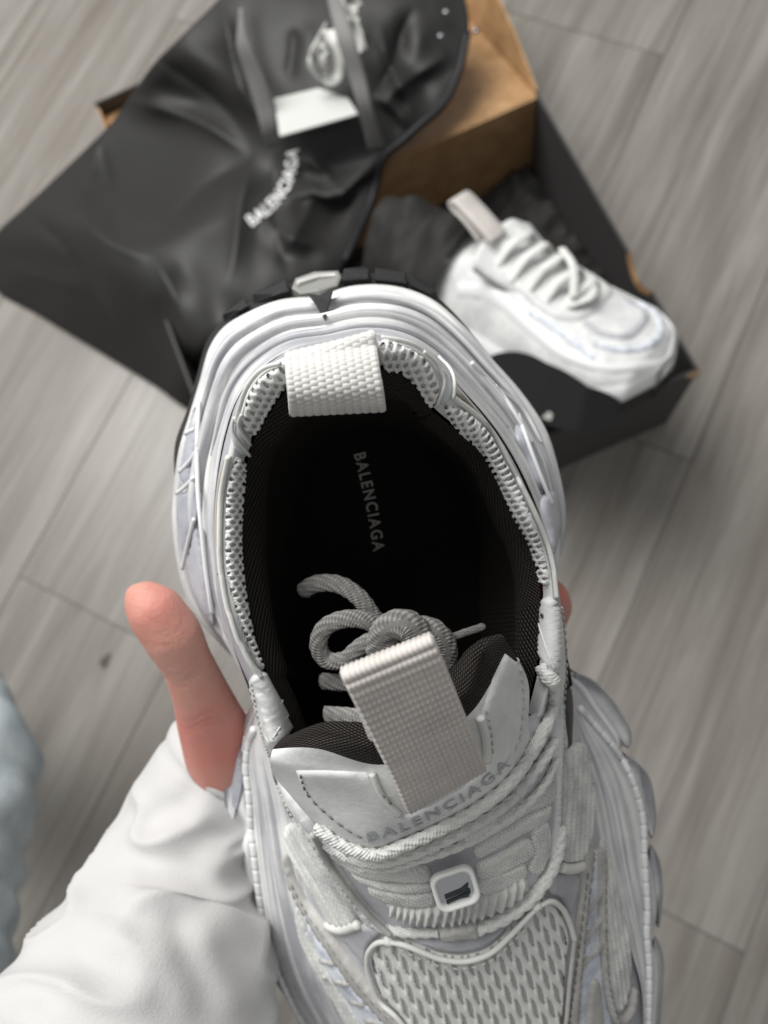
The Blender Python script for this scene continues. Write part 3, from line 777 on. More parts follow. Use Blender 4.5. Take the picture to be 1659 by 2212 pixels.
# gathered edge of the lace cover
def gather(x, y, d): return .07*math.sin((x*.92+y*.2)*.42 + 1.2*math.sin(x*.05)) + .02*math.sin(x*1.3)
patch('gathered_trim', [(838,1946),(890,1958),(936,1950),(1030,1934),(1084,1912),(1128,1888),(1134,1910),(1100,1946),(1040,1972),(960,1988),(880,1982),(846,1968)], M['lace'], shoe, UP, thick=.2, spacing=2.6, puff=9, fn=gather)
cord('lace', [(790,1965),(820,1994),(870,2008),(948,2008)], .12, M['lace'], shoe, UP, braid=.14, pitch=.3, sides=14, step=2)
cord('lace', [(1030,2000),(1090,1974),(1140,1936),(1176,1890),(1196,1840),(1204,1780)], .16, M['lace'], shoe, UP, braid=.14, pitch=.34, sides=14, step=2)
patch('lace_keeper', [(946,1994),(1026,1982),(1034,2004),(1030,2012),(960,2020),(950,2014)], M['grey_rubber'], shoe, UP, thick=.26, spacing=6, puff=4, rnd=False)
# square lace ring with inset plate and emblem
RT = BASE
def on_up(x, y, l): h, n_ = cast(UP, x, y); return h+n_*l
c0, n0 = cast(UP, 976, 1890)
ex = (pt(1023,1874,8.2)-pt(929,1902,8.2)).normalized(); n0 = Vector((.05,.06,-1)).normalized(); ex = (ex-ex.dot(n0)*n0).normalized(); ey = n0.cross(ex)
if ey.y < 0: ey = -ey
cc = c0 + n0*.52
hw, hh = (pt(1023,1874,8.2)-pt(929,1902,8.2)).length/2, (pt(932,1941,8.2)-pt(922,1863,8.2)).length/2
def rrect(w_, h_, r, n_=6):
    out = []
    for (sx, sy, a0) in ((1,1,0),(-1,1,90),(-1,-1,180),(1,-1,270)):
        for k in range(n_):
            a = math.radians(a0+90*k/(n_-1)); out.append((sx*(w_-r)+r*math.cos(a), sy*(h_-r)+r*math.sin(a)))
    return out
prof = [(1.0,0),(1.0,.10),(.95,.16),(.86,.16),(.78,.12),(.76,-.02)]
vs = []; 
for sc_, z in prof:
    d = hw*(1-sc_)
    for x, y in rrect(hw-d, hh-d, max(.06, .24-d*.5)): vs.append(cc+ex*x+ey*y+n0*z)
k = len(rrect(1,1,.2)); buckle = mesh('lace_ring', vs, grid_faces(k, len(prof), True), M['buckle'], shoe)
d = hw*.22; mesh('plate', [cc+ex*x+ey*y+n0*.02 for x, y in rrect(hw-d, hh-d, .12)], [tuple(range(k))], M['metal'], buckle, smooth=False)
def emb(pts):
    a = [cc+ex*(x*hw)+ey*(y*hh)+n0*.035 for x, y in pts]; b = [p+n0*.03 for p in a]; n_ = len(a)
    mesh('emblem', a+b, [tuple(range(n_, 2*n_))]+[(i, (i+1) % n_, n_+(i+1) % n_, n_+i) for i in range(n_)], M['emblem'], buckle, smooth=False)
emb([(-.55,.22),(.2,.16),(.62,-.02),(.5,.22),(.62,.34),(.15,.34),(-.55,.38)])
emb([(-.55,.52),(.05,.46),(.6,.40),(.45,.62),(.05,.58),(-.55,.64)])

# ------------------------------------------------------------------ forefoot overlays
def slot_r(x, y):
    # slanting long openings in offset rows
    cxs, cys = 34.0, 62.0; best = 9
    xx = x - (y-2000)*.18; j0 = round(y/cys*2)
    for j in (j0-2, j0-1, j0, j0+1, j0+2):
        yy = j*cys/2; ox = cxs/2 if j % 2 else 0; i0 = round((xx-ox)/cxs)
        for i in (i0-1, i0, i0+1):
            dx, dy = xx-(i*cxs+ox), y-yy
            dx = dx - dy*.20 + 1.6*math.sin(dy*.12); best = min(best, (dx/4.7)**2 + (dy/21.0)**2)
    return best
def slots(x, y, d):
    return -.05*(1-smoothstep(.9, 2.0, slot_r(x, y)))*min(1, d/8) + .008*math.sin(x*1.1)*math.sin(y*1.1)
vamp_poly = [(854,2022),(905,2036),(955,2056),(1007,2059),(1056,2042),(1100,2000),(1130,1968),(1152,1950),(1176,1938),(1198,1954),(1214,1984),(1224,2022),(1220,2060),(1217,2110),(1211,2214),(1200,2330),(1150,2420),(1060,2430),(960,2360),(886,2214),(862,2180),(830,2148),(816,2110),(806,2074),(810,2044),(828,2024)]
patch('mesh_backing', vamp_poly, M['backing_light'], shoe, thick=.105, spacing=9, puff=5)
patch('toe_mesh', vamp_poly, M['vamp_mesh'], shoe, thick=.17, spacing=2.8, puff=10, fn=slots, uvscale=.01, cull=lambda x, y: slot_r(x, y) < .95)
border = [(886,2214),(860,2180),(828,2150),(812,2112),(803,2074),(806,2044),(824,2022),(852,2020)]
cord('piping', [(960,2360)]+border+[(880,2026),(905,2036),(955,2056),(1007,2060),(1056,2043),(1100,2002),(1130,1968),(1152,1946),(1178,1934),(1200,1950),(1217,1982),(1228,2020)], .07, M['piping'], shoe, lift=.2, sides=10)
cord('piping', [(1228,2020),(1224,2060),(1220,2110),(1213,2214),(1202,2330)], .06, M['band'], shoe, lift=.2, sides=10)
stitches([(870,2030),(955,2066),(1007,2070),(1060,2052),(1104,2010),(1134,1976)], M['stitch_light'], shoe, lift=.26)
for p in ((846,2020),(1150,1946)):
    h, nr = cast(BASE, *p); e = nr.orthogonal().normalized(); e2 = nr.cross(e); vs = []
    for a in range(6):
        for b in range(12): vs.append(h+nr*(.14+.16*math.cos(a/5*1.5)) + (e*math.cos(b/12*6.283)+e2*math.sin(b/12*6.283))*(.02+.13*math.sin(a/5*1.5)))
    mesh('bar_tack', vs, grid_faces(12, 6, True), M['piping'], shoe)
# crescent of grey film under the laces, and grey side pieces
patch('grey_overlay', [(890,2022),(950,2028),(1010,2026),(1060,2012),(1110,1976),(1120,1962),(1096,1996),(1054,2034),(1006,2050),(950,2048),(905,2032)], M['grey_film'], shoe, thick=.1, spacing=5, puff=4)
patch('grey_overlay', [(736,2008),(782,1994),(826,2004),(802,2036),(796,2064),(806,2112),(824,2146),(784,2078)], M['grey_film'], shoe, thick=.12, spacing=6, puff=5)
patch('grey_overlay', [(1190,1888),(1246,1890),(1238,1950),(1228,1974),(1206,1938),(1182,1926)], M['grey_film'], shoe, thick=.12, spacing=6, puff=5)
def ribk(ax, ay, per):
    return lambda x, y, d: .045*math.sin((x*ax+y*ay)*2*math.pi/per + .8*math.sin((x*ay-y*ax)*.02)) + .01*math.sin((x*ay-y*ax)*1.6)
patch('knit_panel', [(622,1782),(650,1780),(682,1808),(729,1890),(772,1957),(774,1984),(744,1998),(716,1990),(690,1949),(654,1886),(626,1839)], M['knit'], shoe, thick=.14, spacing=3, puff=7, fn=ribk(.85,-.5,11))
patch('knit_panel', [(1216,1640),(1232,1610),(1252,1604),(1274,1650),(1280,1728),(1276,1781),(1258,1846),(1246,1858),(1206,1856),(1208,1781),(1212,1700)], M['knit'], shoe, thick=.14, spacing=3, puff=7, fn=ribk(1,.03,10))
cord('piping', [(712,1994),(742,2004),(780,1990)], .13, M['piping'], shoe, lift=.1, sides=10)
cord('piping', [(1202,1868),(1226,1874),(1250,1868)], .13, M['piping'], shoe, lift=.1, sides=10)
patch('knit_panel', [(1297,1812),(1315,1862),(1342,1978),(1354,2032),(1356,2104),(1344,2168),(1330,2182),(1316,2155),(1305,2086),(1300,1960)], M['knit'], shoe, thick=.15, spacing=3, puff=7, fn=ribk(1,-.12,10))
patch('knit_panel', [(640,1960),(656,1985),(690,2060),(740,2140),(790,2225),(770,2232),(716,2150),(670,2075),(646,2010)], M['knit'], shoe, thick=.13, spacing=3, puff=6, fn=ribk(.9,-.45,9))
# smooth side film with stitched bands
patch('side_band', [(1258,1828),(1274,1832),(1264,1920),(1258,1996),(1250,2100),(1244,2214),(1240,2330),(1214,2330),(1216,2214),(1228,2110),(1240,2000),(1250,1920)], M['band'], shoe, thick=.2, spacing=6, puff=4)
stitches([(1268,1845),(1260,1920),(1252,2000),(1244,2100),(1236,2230)], M['stitch'], shoe, lift=.19, length=.18)
stitches([(1256,1880),(1246,1960),(1236,2060),(1226,2150),(1220,2230)], M['stitch'], shoe, lift=.19, length=.18)
patch('side_band', [(1286,1830),(1298,1832),(1300,1960),(1304,2068),(1316,2152),(1332,2192),(1350,2178),(1360,2130),(1368,2128),(1366,2180),(1346,2212),(1326,2212),(1306,2165),(1294,2080),(1288,1960)], M['band'], shoe, thick=.2, spacing=5, puff=4)
stitches([(1293,1850),(1295,1960),(1299,2068),(1311,2155),(1330,2204),(1354,2190),(1364,2135)], M['stitch'], shoe, lift=.19, length=.18)
patch('wear_panel', [(1276,1836),(1286,1836),(1290,1960),(1296,2080),(1308,2166),(1322,2214),(1318,2320),(1246,2320),(1246,2214),(1254,2100),(1262,1996),(1268,1920)], M['wear_blue'], shoe, thick=.1, spacing=7, puff=4)
for y0 in (1930, 1985, 2040):
    patch('cross_bar', [(1258-(y0-1930)*.07,y0+34),(1294,y0-14),(1295,y0+4),(1257-(y0-1930)*.07,y0+52)], M['band'], shoe, thick=.17, spacing=6, puff=3, rnd=False)
patch('cross_bar', [(1256,2214),(1272,2110),(1284,2110),(1300,2214),(1296,2320),(1258,2320)], M['band'], shoe, thick=.17, spacing=7, puff=4)
lb = [(620,1842),(642,1900),(668,1946),(722,2018),(786,2108),(864,2196),(900,2240)]
lo = [(610,1852),(628,1905),(654,1960),(706,2040),(768,2128),(842,2214),(870,2250)]
patch('side_band', lb + lo[::-1], M['band'], shoe, thick=.2, spacing=6, puff=4)
stitches([(x*.7+u*.3, y*.7+v*.3) for (x, y), (u, v) in zip(lb, lo)][1:], M['stitch'], shoe, lift=.19, length=.18)
stitches([(x*.25+u*.75, y*.25+v*.75) for (x, y), (u, v) in zip(lb, lo)][1:], M['stitch'], shoe, lift=.19, length=.18)
patch('wear_panel', [(656,1968),(706,2046),(768,2134),(842,2220),(800,2236),(742,2150),(692,2068),(664,2000)], M['wear_blue'], shoe, thick=.1, spacing=7, puff=4)
for q in ((700,2062),(730,2106),(764,2150),(796,2190)):
    patch('cross_bar', [(q[0]-14,q[1]-2),(q[0]+26,q[1]+10),(q[0]+34,q[1]+24),(q[0]-6,q[1]+12)], M['band'], shoe, thick=.17, spacing=6, puff=3, rnd=False)
# eyestay strips beside the laces, dark patches painted on as the shade in the gaps
patch('eyestay_strip', [(600,1650),(622,1690),(650,1740),(700,1812),(742,1884),(800,1962),(838,2002),(800,1996),(764,1948),(722,1880),(676,1802),(630,1744),(604,1690)], M['white_leather'], shoe, thick=.16, spacing=6, puff=6)
cord('eyestay_edge', [(690,1790),(720,1850),(766,1915),(815,1972),(850,2004)], .08, M['grey_rubber'], shoe, UP, sides=8, lift=.2)
stitches([(612,1690),(640,1750),(690,1822),(734,1888),(788,1965)], M['stitch_light'], shoe, lift=.17)
patch('eyestay_strip', [(1200,1530),(1210,1560),(1208,1640),(1206,1740),(1204,1800),(1196,1850),(1186,1860),(1194,1780),(1196,1680),(1190,1600)], M['white_leather'], shoe, thick=.16, spacing=6, puff=6)
patch('gap_shade_patch', [(1221,1424),(1230,1470),(1237,1520),(1236,1580),(1232,1620),(1226,1616),(1222,1560),(1217,1497)], M['slit'], shoe, thick=.04, spacing=6, puff=3)
patch('gap_shade_patch', [(586,1640),(600,1668),(622,1718),(636,1766),(630,1768),(610,1722),(592,1682)], M['slit'], shoe, thick=.05, spacing=5, puff=3)
patch('grey_overlay', [(1206,1420),(1219,1426),(1216,1497),(1220,1560),(1224,1616),(1214,1612),(1208,1540)], M['stripe_blue'], shoe, thick=.06, spacing=6, puff=3)
# ------------------------------------------------------------------ midsole details
def rim(path, name='rim_piping'):
    P, U = path_on(BASE, path, .06, 2); L = 0; rads = []
    for i in range(len(P)):
        if i: L += (P[i]-P[i-1]).length
        rads.append(.115*(1-.3*max(0, math.cos(2*math.pi*L/.42))**6))
    return tube(name, P, rads, M['rib'], midsole, 14, 0, .8, U)
rim([(552,1572),(538,1618),(534,1660),(540,1710),(546,1790),(556,1880),(573,1996),(602,2093),(637,2171),(664,2218),(716,2300)])
rim([(1248,1530),(1283,1569),(1325,1619),(1358,1677),(1383,1760),(1388,1855),(1394,1959),(1393,2015),(1398,2083),(1396,2207),(1392,2300)])
cord('sole_line', [(532,1590),(524,1640),(524,1690)], .05, M['rib'], midsole, sides=8)
lobes = [[(1240,1456),(1274,1464),(1312,1495),(1345,1540),(1365,1585),(1358,1618),(1330,1590),(1290,1535),(1250,1490)],
 [(1360,1636),(1398,1668),(1414,1723),(1417,1785),(1407,1814),(1392,1770),(1380,1710),(1356,1655)],
 [(1404,1822),(1423,1851),(1431,1897),(1431,1959),(1422,2008),(1408,1960),(1402,1890)],
 [(1414,2020),(1433,2060),(1434,2124),(1427,2212),(1420,2290),(1404,2260),(1406,2100)],
 [(520,1562),(491,1625),(481,1683),(485,1753),(500,1784),(514,1740),(518,1680),(526,1610)],
 [(487,1808),(493,1855),(511,1912),(544,1976),(558,1986),(552,1940),(534,1880),(512,1820)],
 [(551,2004),(557,2062),(599,2130),(658,2212),(690,2270),(700,2250),(624,2120),(584,2050),(566,2010)]]
for lo_ in lobes:
    L_ = cr(lo_, 40, closed=True); tn = np.roll(L_, -1, 0)-np.roll(L_, 1, 0); tn /= np.linalg.norm(tn, axis=1)[:, None]; nr_ = np.stack([tn[:, 1], -tn[:, 0]], 1)
    x_, y_ = L_[:, 0], L_[:, 1]
    if np.sum(x_*np.roll(y_, -1)-np.roll(x_, -1)*y_) > 0: nr_ = -nr_
    vs = []
    for k_, h in ((4, 2.6), (1.5, 2.5), (0, 2.25), (0, 1.2), (3, .5)):
        for q, n_ in zip(L_, nr_): vs.append(pt(*(q+n_*k_), h))
    mesh('sole_lug', vs, grid_faces(40, 5, True)+[tuple(range(40))], M['midsole'], midsole)
for v_, r_, e0, e1 in ((.26,.12,-.50,.58), (.53,.16,-.66,.72), (.80,.11,-.42,.5)):
    P = []
    for i in range(int(i2+e0*(i2-i1)), int(i2+e1*(i2-i1))):
        th = (i-i2)/(i2-i1); vv = min(max(v_-.10*th*th-.05*abs(th)-.03*math.sin(3*th+1)+.025, .02), .98); j = min(int(vv*(NV-1)), NV-2); t = vv*(NV-1)-j
        P.append(rings[j][i].lerp(rings[j+1][i], t) + outward(i, j)*.02)
    for _ in range(4): P = [P[0]]+[(P[k-1]+P[k]*2+P[k+1])/4 for k in range(1, len(P)-1)]+[P[-1]]
    n_ = len(P); tube('sole_ridge', P, [r_*min(1, .12+min(k, n_-1-k)/14) for k in range(n_)], M['midsole'], midsole, 10)
SMOOTH = BVHTree.FromPolygons([p for row in rings for p in row], sole_faces)
# clear grey windows in the heel sides with raised diagonal ribs
patch('clear_window', [(424,880),(410,930),(398,990),(394,1040),(410,1046),(420,1000),(432,930)], M['window'], midsole, SMOOTH, thick=.13, spacing=6, puff=8)
patch('clear_window', [(392,1070),(386,1110),(392,1170),(404,1200),(412,1170),(428,1110),(426,1060)], M['window'], midsole, SMOOTH, thick=.13, spacing=6, puff=8)
patch('clear_window', [(430,1130),(414,1190),(410,1240),(430,1300),(462,1350),(456,1290),(446,1210)], M['window'], midsole, SMOOTH, thick=.13, spacing=6, puff=8)
for p in ([(404,1226),(414,1180),(430,1120)], [(392,1066),(410,1052),(430,1032)], [(398,1020),(418,1000),(438,972)], [(410,940),(428,930)], [(440,870),(436,960),(438,1060),(446,1150),(456,1240),(468,1320)]):
    cord('sole_rib', p, .055, M['rib'], midsole, SMOOTH, sides=8, lift=.13)
patch('clear_window', [(1120,905),(1148,950),(1172,1010),(1180,1060),(1164,1050),(1140,990),(1118,940)], M['window'], midsole, SMOOTH, thick=.13, spacing=6, puff=8)
patch('clear_window', [(1168,1080),(1190,1060),(1206,1110),(1202,1170),(1192,1200),(1182,1150)], M['window'], midsole, SMOOTH, thick=.13, spacing=6, puff=8)
for p in ([(1110,900),(1140,985),(1165,1050),(1182,1090)], [(1060,840),(1120,890),(1160,960)], [(1010,790),(1070,850),(1110,910),(1140,960)]):
    cord('sole_rib', p, .055, M['rib'], midsole, SMOOTH, sides=8, lift=.13)
patch('clear_window', [(505,1620),(494,1680),(496,1740),(506,1760),(524,1700),(526,1640),(520,1600)], M['window'], midsole, SMOOTH, thick=.13, spacing=6, puff=8)

# heel end: rubber clip with grey cap, pointed black wedge and separate tread blocks
def hb(px, py, h): return pt(px, py, h)
def block(name, pts_px, mat, parent, th, h0, h1=None):
    """moulded block: outline traced on the heel, heights per point, thickness towards the back"""
    a = [pt(x, y, h) for x, y, h in pts_px]; c = sum(a, Vector())/len(a)
    back = (-fv*.9 + uv_*.45).normalized()
    ring0 = [p - back*.15 for p in a]; ring1 = [p + back*th*.7 for p in a]; ring2_ = [c+(p-c)*.9 + back*th for p in a]
    n_ = len(a); vs = ring0+ring1+ring2_
    fs = grid_faces(n_, 3, True)+[tuple(range(2*n_, 3*n_))]
    return mesh(name, vs, fs, mat, parent, smooth=False)
clip = block('heel_clip', [(632,628,.9),(640,606,.5),(680,592,.3),(732,590,.4),(738,604,.7),(730,622,1.0),(690,634,1.2),(650,640,1.1)], M['clip'], outsole, .10, 0)
block('clip_ridge', [(642,616,.7),(685,602,.5),(730,600,.6),(731,607,.7),(690,610,.7),(645,624,.9)], M['grey_rubber'], clip, .16, 0)
def sole_plate(name, px_, mat, parent, lift, th):
    a = [cast(SMOOTH, x, max(y, 644))[0] for x, y in px_]; zm = min(p.z for p in a); a = [ray(x, y)*(p.z*.6+zm*.4) for (x, y), p in zip(px_, a)]; c = sum(a, Vector())/len(a)
    r0 = [p*(1+.25/p.length) for p in a]; r1 = [p*(1-(lift+th*.6)/p.length) for p in a]; r2_ = [(c+(p-c)*.86)*(1-(lift+th)/p.length) for p in a]
    n_ = len(a); return mesh(name, r0+r1+r2_, grid_faces(n_, 3, True)+[tuple(range(2*n_, 3*n_))], mat, parent, smooth=False)
sole_plate('heel_wedge', [(662,634),(690,638),(720,626),(714,652),(708,674),(703,694),(694,680),(684,662),(674,648)], M['outsole'], outsole, .34, .12)
sole_plate('wedge_chevron', [(680,644),(692,649),(706,640),(704,660),(699,680),(690,662)], M['strap'], outsole, .42, .10)
treads = [[(742,616),(744,594),(790,588),(800,594),(800,612)], [(812,614),(812,592),(850,594),(880,602),(880,622)], [(890,626),(888,606),(920,618),(946,644),(934,648)],
          [(628,638),(624,616),(585,630),(548,650),(552,666),(590,650)], [(540,670),(534,656),(505,676),(484,694),(492,704),(515,684)]]
for t_ in treads:
    block('tread_block', [(x, y, .9 if k in (0,) or k == len(t_)-1 else .3) for k, (x, y) in enumerate(t_)], M['outsole'], outsole, .2, 0)

# ------------------------------------------------------------------ person: hand under the shoe, sleeve, knee in jeans
person = empty('person', to_world(pz(300, 2300, 30)))
tag(person, 'person in a white long-sleeved top and light blue jeans, one hand holding up the sneaker', 'person')
def chain(bm, pts_):
    """tapered capsule chain as overlapping balls and cones -> later fused into one skin"""
    for (a, ra), (b, rb) in zip(pts_[:-1], pts_[1:]):
        n_ = max(2, int((b-a).length/(.35*min(ra, rb)))+1)
        for i in range(n_+1):
            t = i/n_; c = to_world(a.lerp(b, t)); r_ = (ra+(rb-ra)*t)*.01
            bmesh.ops.create_icosphere(bm, subdivisions=2, radius=r_, matrix=Matrix.Translation(c))
bm = bmesh.new()
hand = lambda px, py, z, r_: (pz(px, py, z), r_)
chain(bm, [hand(318,1302,21.0,.62), hand(338,1324,21.0,.78), hand(372,1372,21.2,.82), hand(404,1432,21.6,.72), hand(430,1490,22.2,.80), hand(455,1560,23.2,1.0), hand(492,1650,24.6,1.3), hand(560,1720,26.8,1.4)])
chain(bm, [hand(318,1302,21.0,.60), hand(300,1288,21.0,.40)])
chain(bm, [hand(560,1700,27.2,1.5), hand(700,1640,27.8,1.5), hand(900,1580,27.8,1.3)])
chain(bm, [hand(520,1640,27.0,1.4), hand(700,1540,27.8,1.35), hand(920,1480,27.9,1.2)])
chain(bm, [hand(540,1760,27.6,1.6), hand(720,1720,28.2,1.5), hand(880,1680,28.2,1.2)])
chain(bm, [hand(920,1470,27.9,1.0), hand(1060,1400,27.6,.85), hand(1170,1350,26.2,.78), hand(1188,1310,24.2,.70), hand(1184,1292,22.8,.62)])
chain(bm, [hand(920,1530,28.0,1.0), hand(1080,1490,28.0,.85), hand(1150,1470,27.8,.74), hand(1175,1460,27.0,.62)])
chain(bm, [hand(900,1600,28.2,1.0), hand(1060,1580,28.4,.85), hand(1170,1560,28.4,.74), hand(1210,1550,28.0,.62)])
chain(bm, [hand(880,1680,28.4,.95), hand(1020,1670,28.6,.75), hand(1130,1660,28.6,.68), hand(1190,1650,28.3,.58)])
chain(bm, [hand(580,1700,27.4,1.9), hand(500,1760,26.8,2.2), hand(430,1880,26.0,2.4), hand(340,2060,25.0,2.9), hand(240,2300,24.0,3.4)])
me = bpy.data.meshes.new('body'); bm.to_mesh(me); bm.free(); me.materials.append(M['skin'])
body = bpy.data.objects.new('body', me); COL.objects.link(body)
rm = body.modifiers.new('fuse', 'REMESH'); rm.mode = 'VOXEL'; rm.voxel_size = .0010
sm = body.modifiers.new('soften', 'SMOOTH'); sm.iterations = 14; sm.factor = .6
dg = bpy.context.evaluated_depsgraph_get(); me2 = bpy.data.meshes.new_from_object(body.evaluated_get(dg)); body.modifiers.clear()
body.data = me2
co = np.empty(len(me2.vertices)*3); me2.vertices.foreach_get('co', co); co = co.reshape(-1, 3); no = np.empty(len(me2.vertices)*3); me2.vertices.foreach_get('normal', no); no = no.reshape(-1, 3)
t0 = to_world(pz(338,1324,21.0)); t1 = to_world(pz(452,1560,23.2)); td = np.array((t1-t0).normalized()); q = (co-np.array(t0))@td*100
near = np.linalg.norm(co-np.array(t0)-np.outer(q/100, td), axis=1) < .013
g = sum(a*np.exp(-((q-c-.12*np.sin(no[:, 0]*4+c))/.045)**2) for c, a in ((1.35,.022),(1.55,.03),(1.75,.024),(3.05,.02),(3.3,.028),(3.5,.02)))
co -= no*(g*near*.01)[:, None]; me2.vertices.foreach_set('co', co.ravel()); me2.update()
me2.transform(Matrix.Translation(-person.location)); body.parent = person
me2.polygons.foreach_set('use_smooth', [True]*len(me2.polygons))
if not me2.materials: me2.materials.append(M['skin'])
# thumb nail, seen edge on
HB = BVHTree.FromPolygons([RW.inverted() @ Vector(((v.co+person.location).x*100, (v.co+person.location).y*100, (v.co+person.location).z*100-HC)) for v in me2.vertices], [tuple(p.vertices) for p in me2.polygons])
nd = (pz(285,1285,21)-pz(372,1372,21.2)).normalized(); nn = Vector((-.83,.55,-.1)); nn = (nn-nn.dot(nd)*nd).normalized(); nb_ = nd.cross(nn)
nc = pz(322,1308,21.0)+nn*.33; nv_ = []
for j in range(9):
    for i in range(16):
        a, b = math.pi*(j/8-.5), 2*math.pi*i/16
        nv_.append(nc + nd*(.55*math.cos(a)*math.cos(b)-.06) + nb_*.40*math.cos(a)*math.sin(b) + nn*.06*math.sin(a))
ff = grid_faces(16, 9, True)
mesh('thumb_nail', nv_, ff, M['nail'], body)

# sleeve: drag folds named by where they run over the cloth
FOLDS = [(300,1830,470,1760,26,.34),(345,1770,500,1900,22,.30),(270,1900,420,1960,30,.34),(330,1960,390,2200,26,.30),(200,2020,360,2090,34,.30),(440,1850,560,2050,26,.30),(130,2110,330,2180,32,.26),(420,2010,520,2190,24,.22),(395,1660,470,1720,20,.16),(60,2190,200,2140,30,.2)]
axis = [(508,1632,25.6,2.0),(478,1672,25.6,2.15),(440,1760,25.4,2.35),(405,1850,25.0,2.55),(372,1950,24.4,3.0),(345,2050,23.6,3.35),(312,2150,22.8,3.75),(270,2260,22.0,4.2),(220,2400,21,4.6)]
ax = cr(axis, 90); ns_ = 96; vs, uvs = [], []
AP = [pz(a[0], a[1], a[2]) for a in ax]
for j in range(90):
    t = (AP[min(j+1, 89)]-AP[max(j-1, 0)]).normalized(); x = Vector((1,0,0)); x = (x-x.dot(t)*t).normalized(); y = t.cross(x); y = y if y.z < 0 else -y
    r0 = ax[j][3]; v = j/89
    for i in range(ns_):
        a = 2*math.pi*i/ns_; dirv = x*math.cos(a)+y*math.sin(a)
        q = AP[j]+dirv*r0
        d_ = 0
        # diagonal drag folds from the elbow towards the wrist
        ph = a*1.0 + v*5.5
        fold = math.sin(ph*2.0 + 1.3*noise.noise(Vector((v*3, a, 2))))
        env = smoothstep(.06, .25, v)
        d_ += env*.22*noise.noise(Vector((q.x*.25, q.y*.25, q.z*.25+4)))
        rn = 1-abs(noise.noise(Vector((v*5.0+.35*math.cos(a), 1.5*math.sin(a)-v*2.2, 1.3*math.cos(a)+3.0))))
        d_ += env*(.36*rn**3-.12)
        X_, Y_ = CX+FP*q.x/q.z, CY+FP*q.y/q.z
        for (x1, y1, x2, y2, wd_, am) in FOLDS:
            ex_, ey_ = x2-x1, y2-y1; L_ = math.hypot(ex_, ey_); tt = ((X_-x1)*ex_+(Y_-y1)*ey_)/L_/L_; dd_ = ((X_-x1)*ey_-(Y_-y1)*ex_)/L_
            e_ = smoothstep(-.15, .2, tt)*(1-smoothstep(.8, 1.15, tt)); k_ = dd_/wd_/1.5 + .25*math.sin(tt*5)
            d_ += .45*am*e_*(math.exp(-k_*k_) - .7*math.exp(-(k_-1.5)**2*1.4))*(1 if dirv.z < .3 else 0)
        if v < .06: d_ += .13*math.sin(math.pi*min(1, v/.05))**.6 - .09*math.exp(-((v-.052)/.006)**2)
        vs.append(AP[j]+dirv*(r0+d_)); uvs.append((i*.2, j*.2))
# turned-in cuff
inner = [AP[0]+(p-AP[0])*.88 for p in vs[:ns_]]; inner2 = [AP[8]+(p-AP[8])*.80 for p in vs[8*ns_:9*ns_]]
allv = inner2+inner+vs; auv = [(0,0)]*(2*ns_)+uvs
mesh('sleeve', allv, grid_faces(ns_, 92, True), M['cotton'], person, auv)

# knee in jeans at the left edge
axis = [(-420,2420,40,7.0),(-300,2150,42,7.0),(-205,1900,45,6.4),(-140,1720,48,5.5),(-134,1610,51,5.1),(-160,1560,56,5.2),(-190,1560,64,5.0),(-200,1600,76,4.8)]
ax = cr(axis, 80); AP = [pz(a[0], a[1], a[2]) for a in ax]; ns_ = 80; vs, uvs = [], []
for j in range(80):
    t = (AP[min(j+1, 79)]-AP[max(j-1, 0)]).normalized(); x = Vector((1,0,0)); x = (x-x.dot(t)*t).normalized(); y = t.cross(x)
    for i in range(ns_):
        a = 2*math.pi*i/ns_; dirv = x*math.cos(a)+y*math.sin(a); q = AP[j]+dirv*ax[j][3]
        d_ = .7*noise.noise(Vector((q.x*.12, q.y*.22, q.z*.12)))+.35*noise.noise(Vector((q.x*.4, q.y*.5, q.z*.3+7)))+.22*math.sin(j*.8+2*math.sin(a))
        vs.append(q+dirv*d_); uvs.append((i, j))
mesh('jeans', vs, grid_faces(ns_, 80, True), M['denim'], person, uvs)

# ------------------------------------------------------------------ shoe box on the floor
BH = 13.0
A_ = wfloor(1163, 205, BH); B_ = wfloor(1510, 800, BH)
wd = Vector((B_.x-A_.x, B_.y-A_.y, 0)); depth_b = wd.length; wd.normalize()      # from hinge to front
hd = Vector((-wd.y, wd.x, 0)); hd = hd if hd.x < 0 else -hd                       # along the hinge, to the left
LB = .42; TH = .0025
org = Vector((A_.x, A_.y, 0))
box = empty('shoe_box', org + wd*depth_b/2 + hd*LB/2)
tag(box, 'open black shoe box with brown cardboard inside and hinged lid, on the floor', 'shoe box')
def bxp(a, b, z): return org + hd*a + wd*b + Vector((0,0,z))
def slab(name, pts_, th_dir, mat, parent, world=True):
    a = [Vector(p) for p in pts_]; b = [p+th_dir for p in a]; n_ = len(a)
    return mesh(name, a+b, [tuple(range(n_))[::-1], tuple(range(n_, 2*n_))]+[(i, (i+1) % n_, n_+(i+1) % n_, n_+i) for i in range(n_)], mat, parent, world=True, smooth=False)
h_ = BH*.01
slab('box_floor', [bxp(0,0,.001), bxp(LB,0,.001), bxp(LB,depth_b,.001), bxp(0,depth_b,.001)], Vector((0,0,TH)), M['box_black'], box)
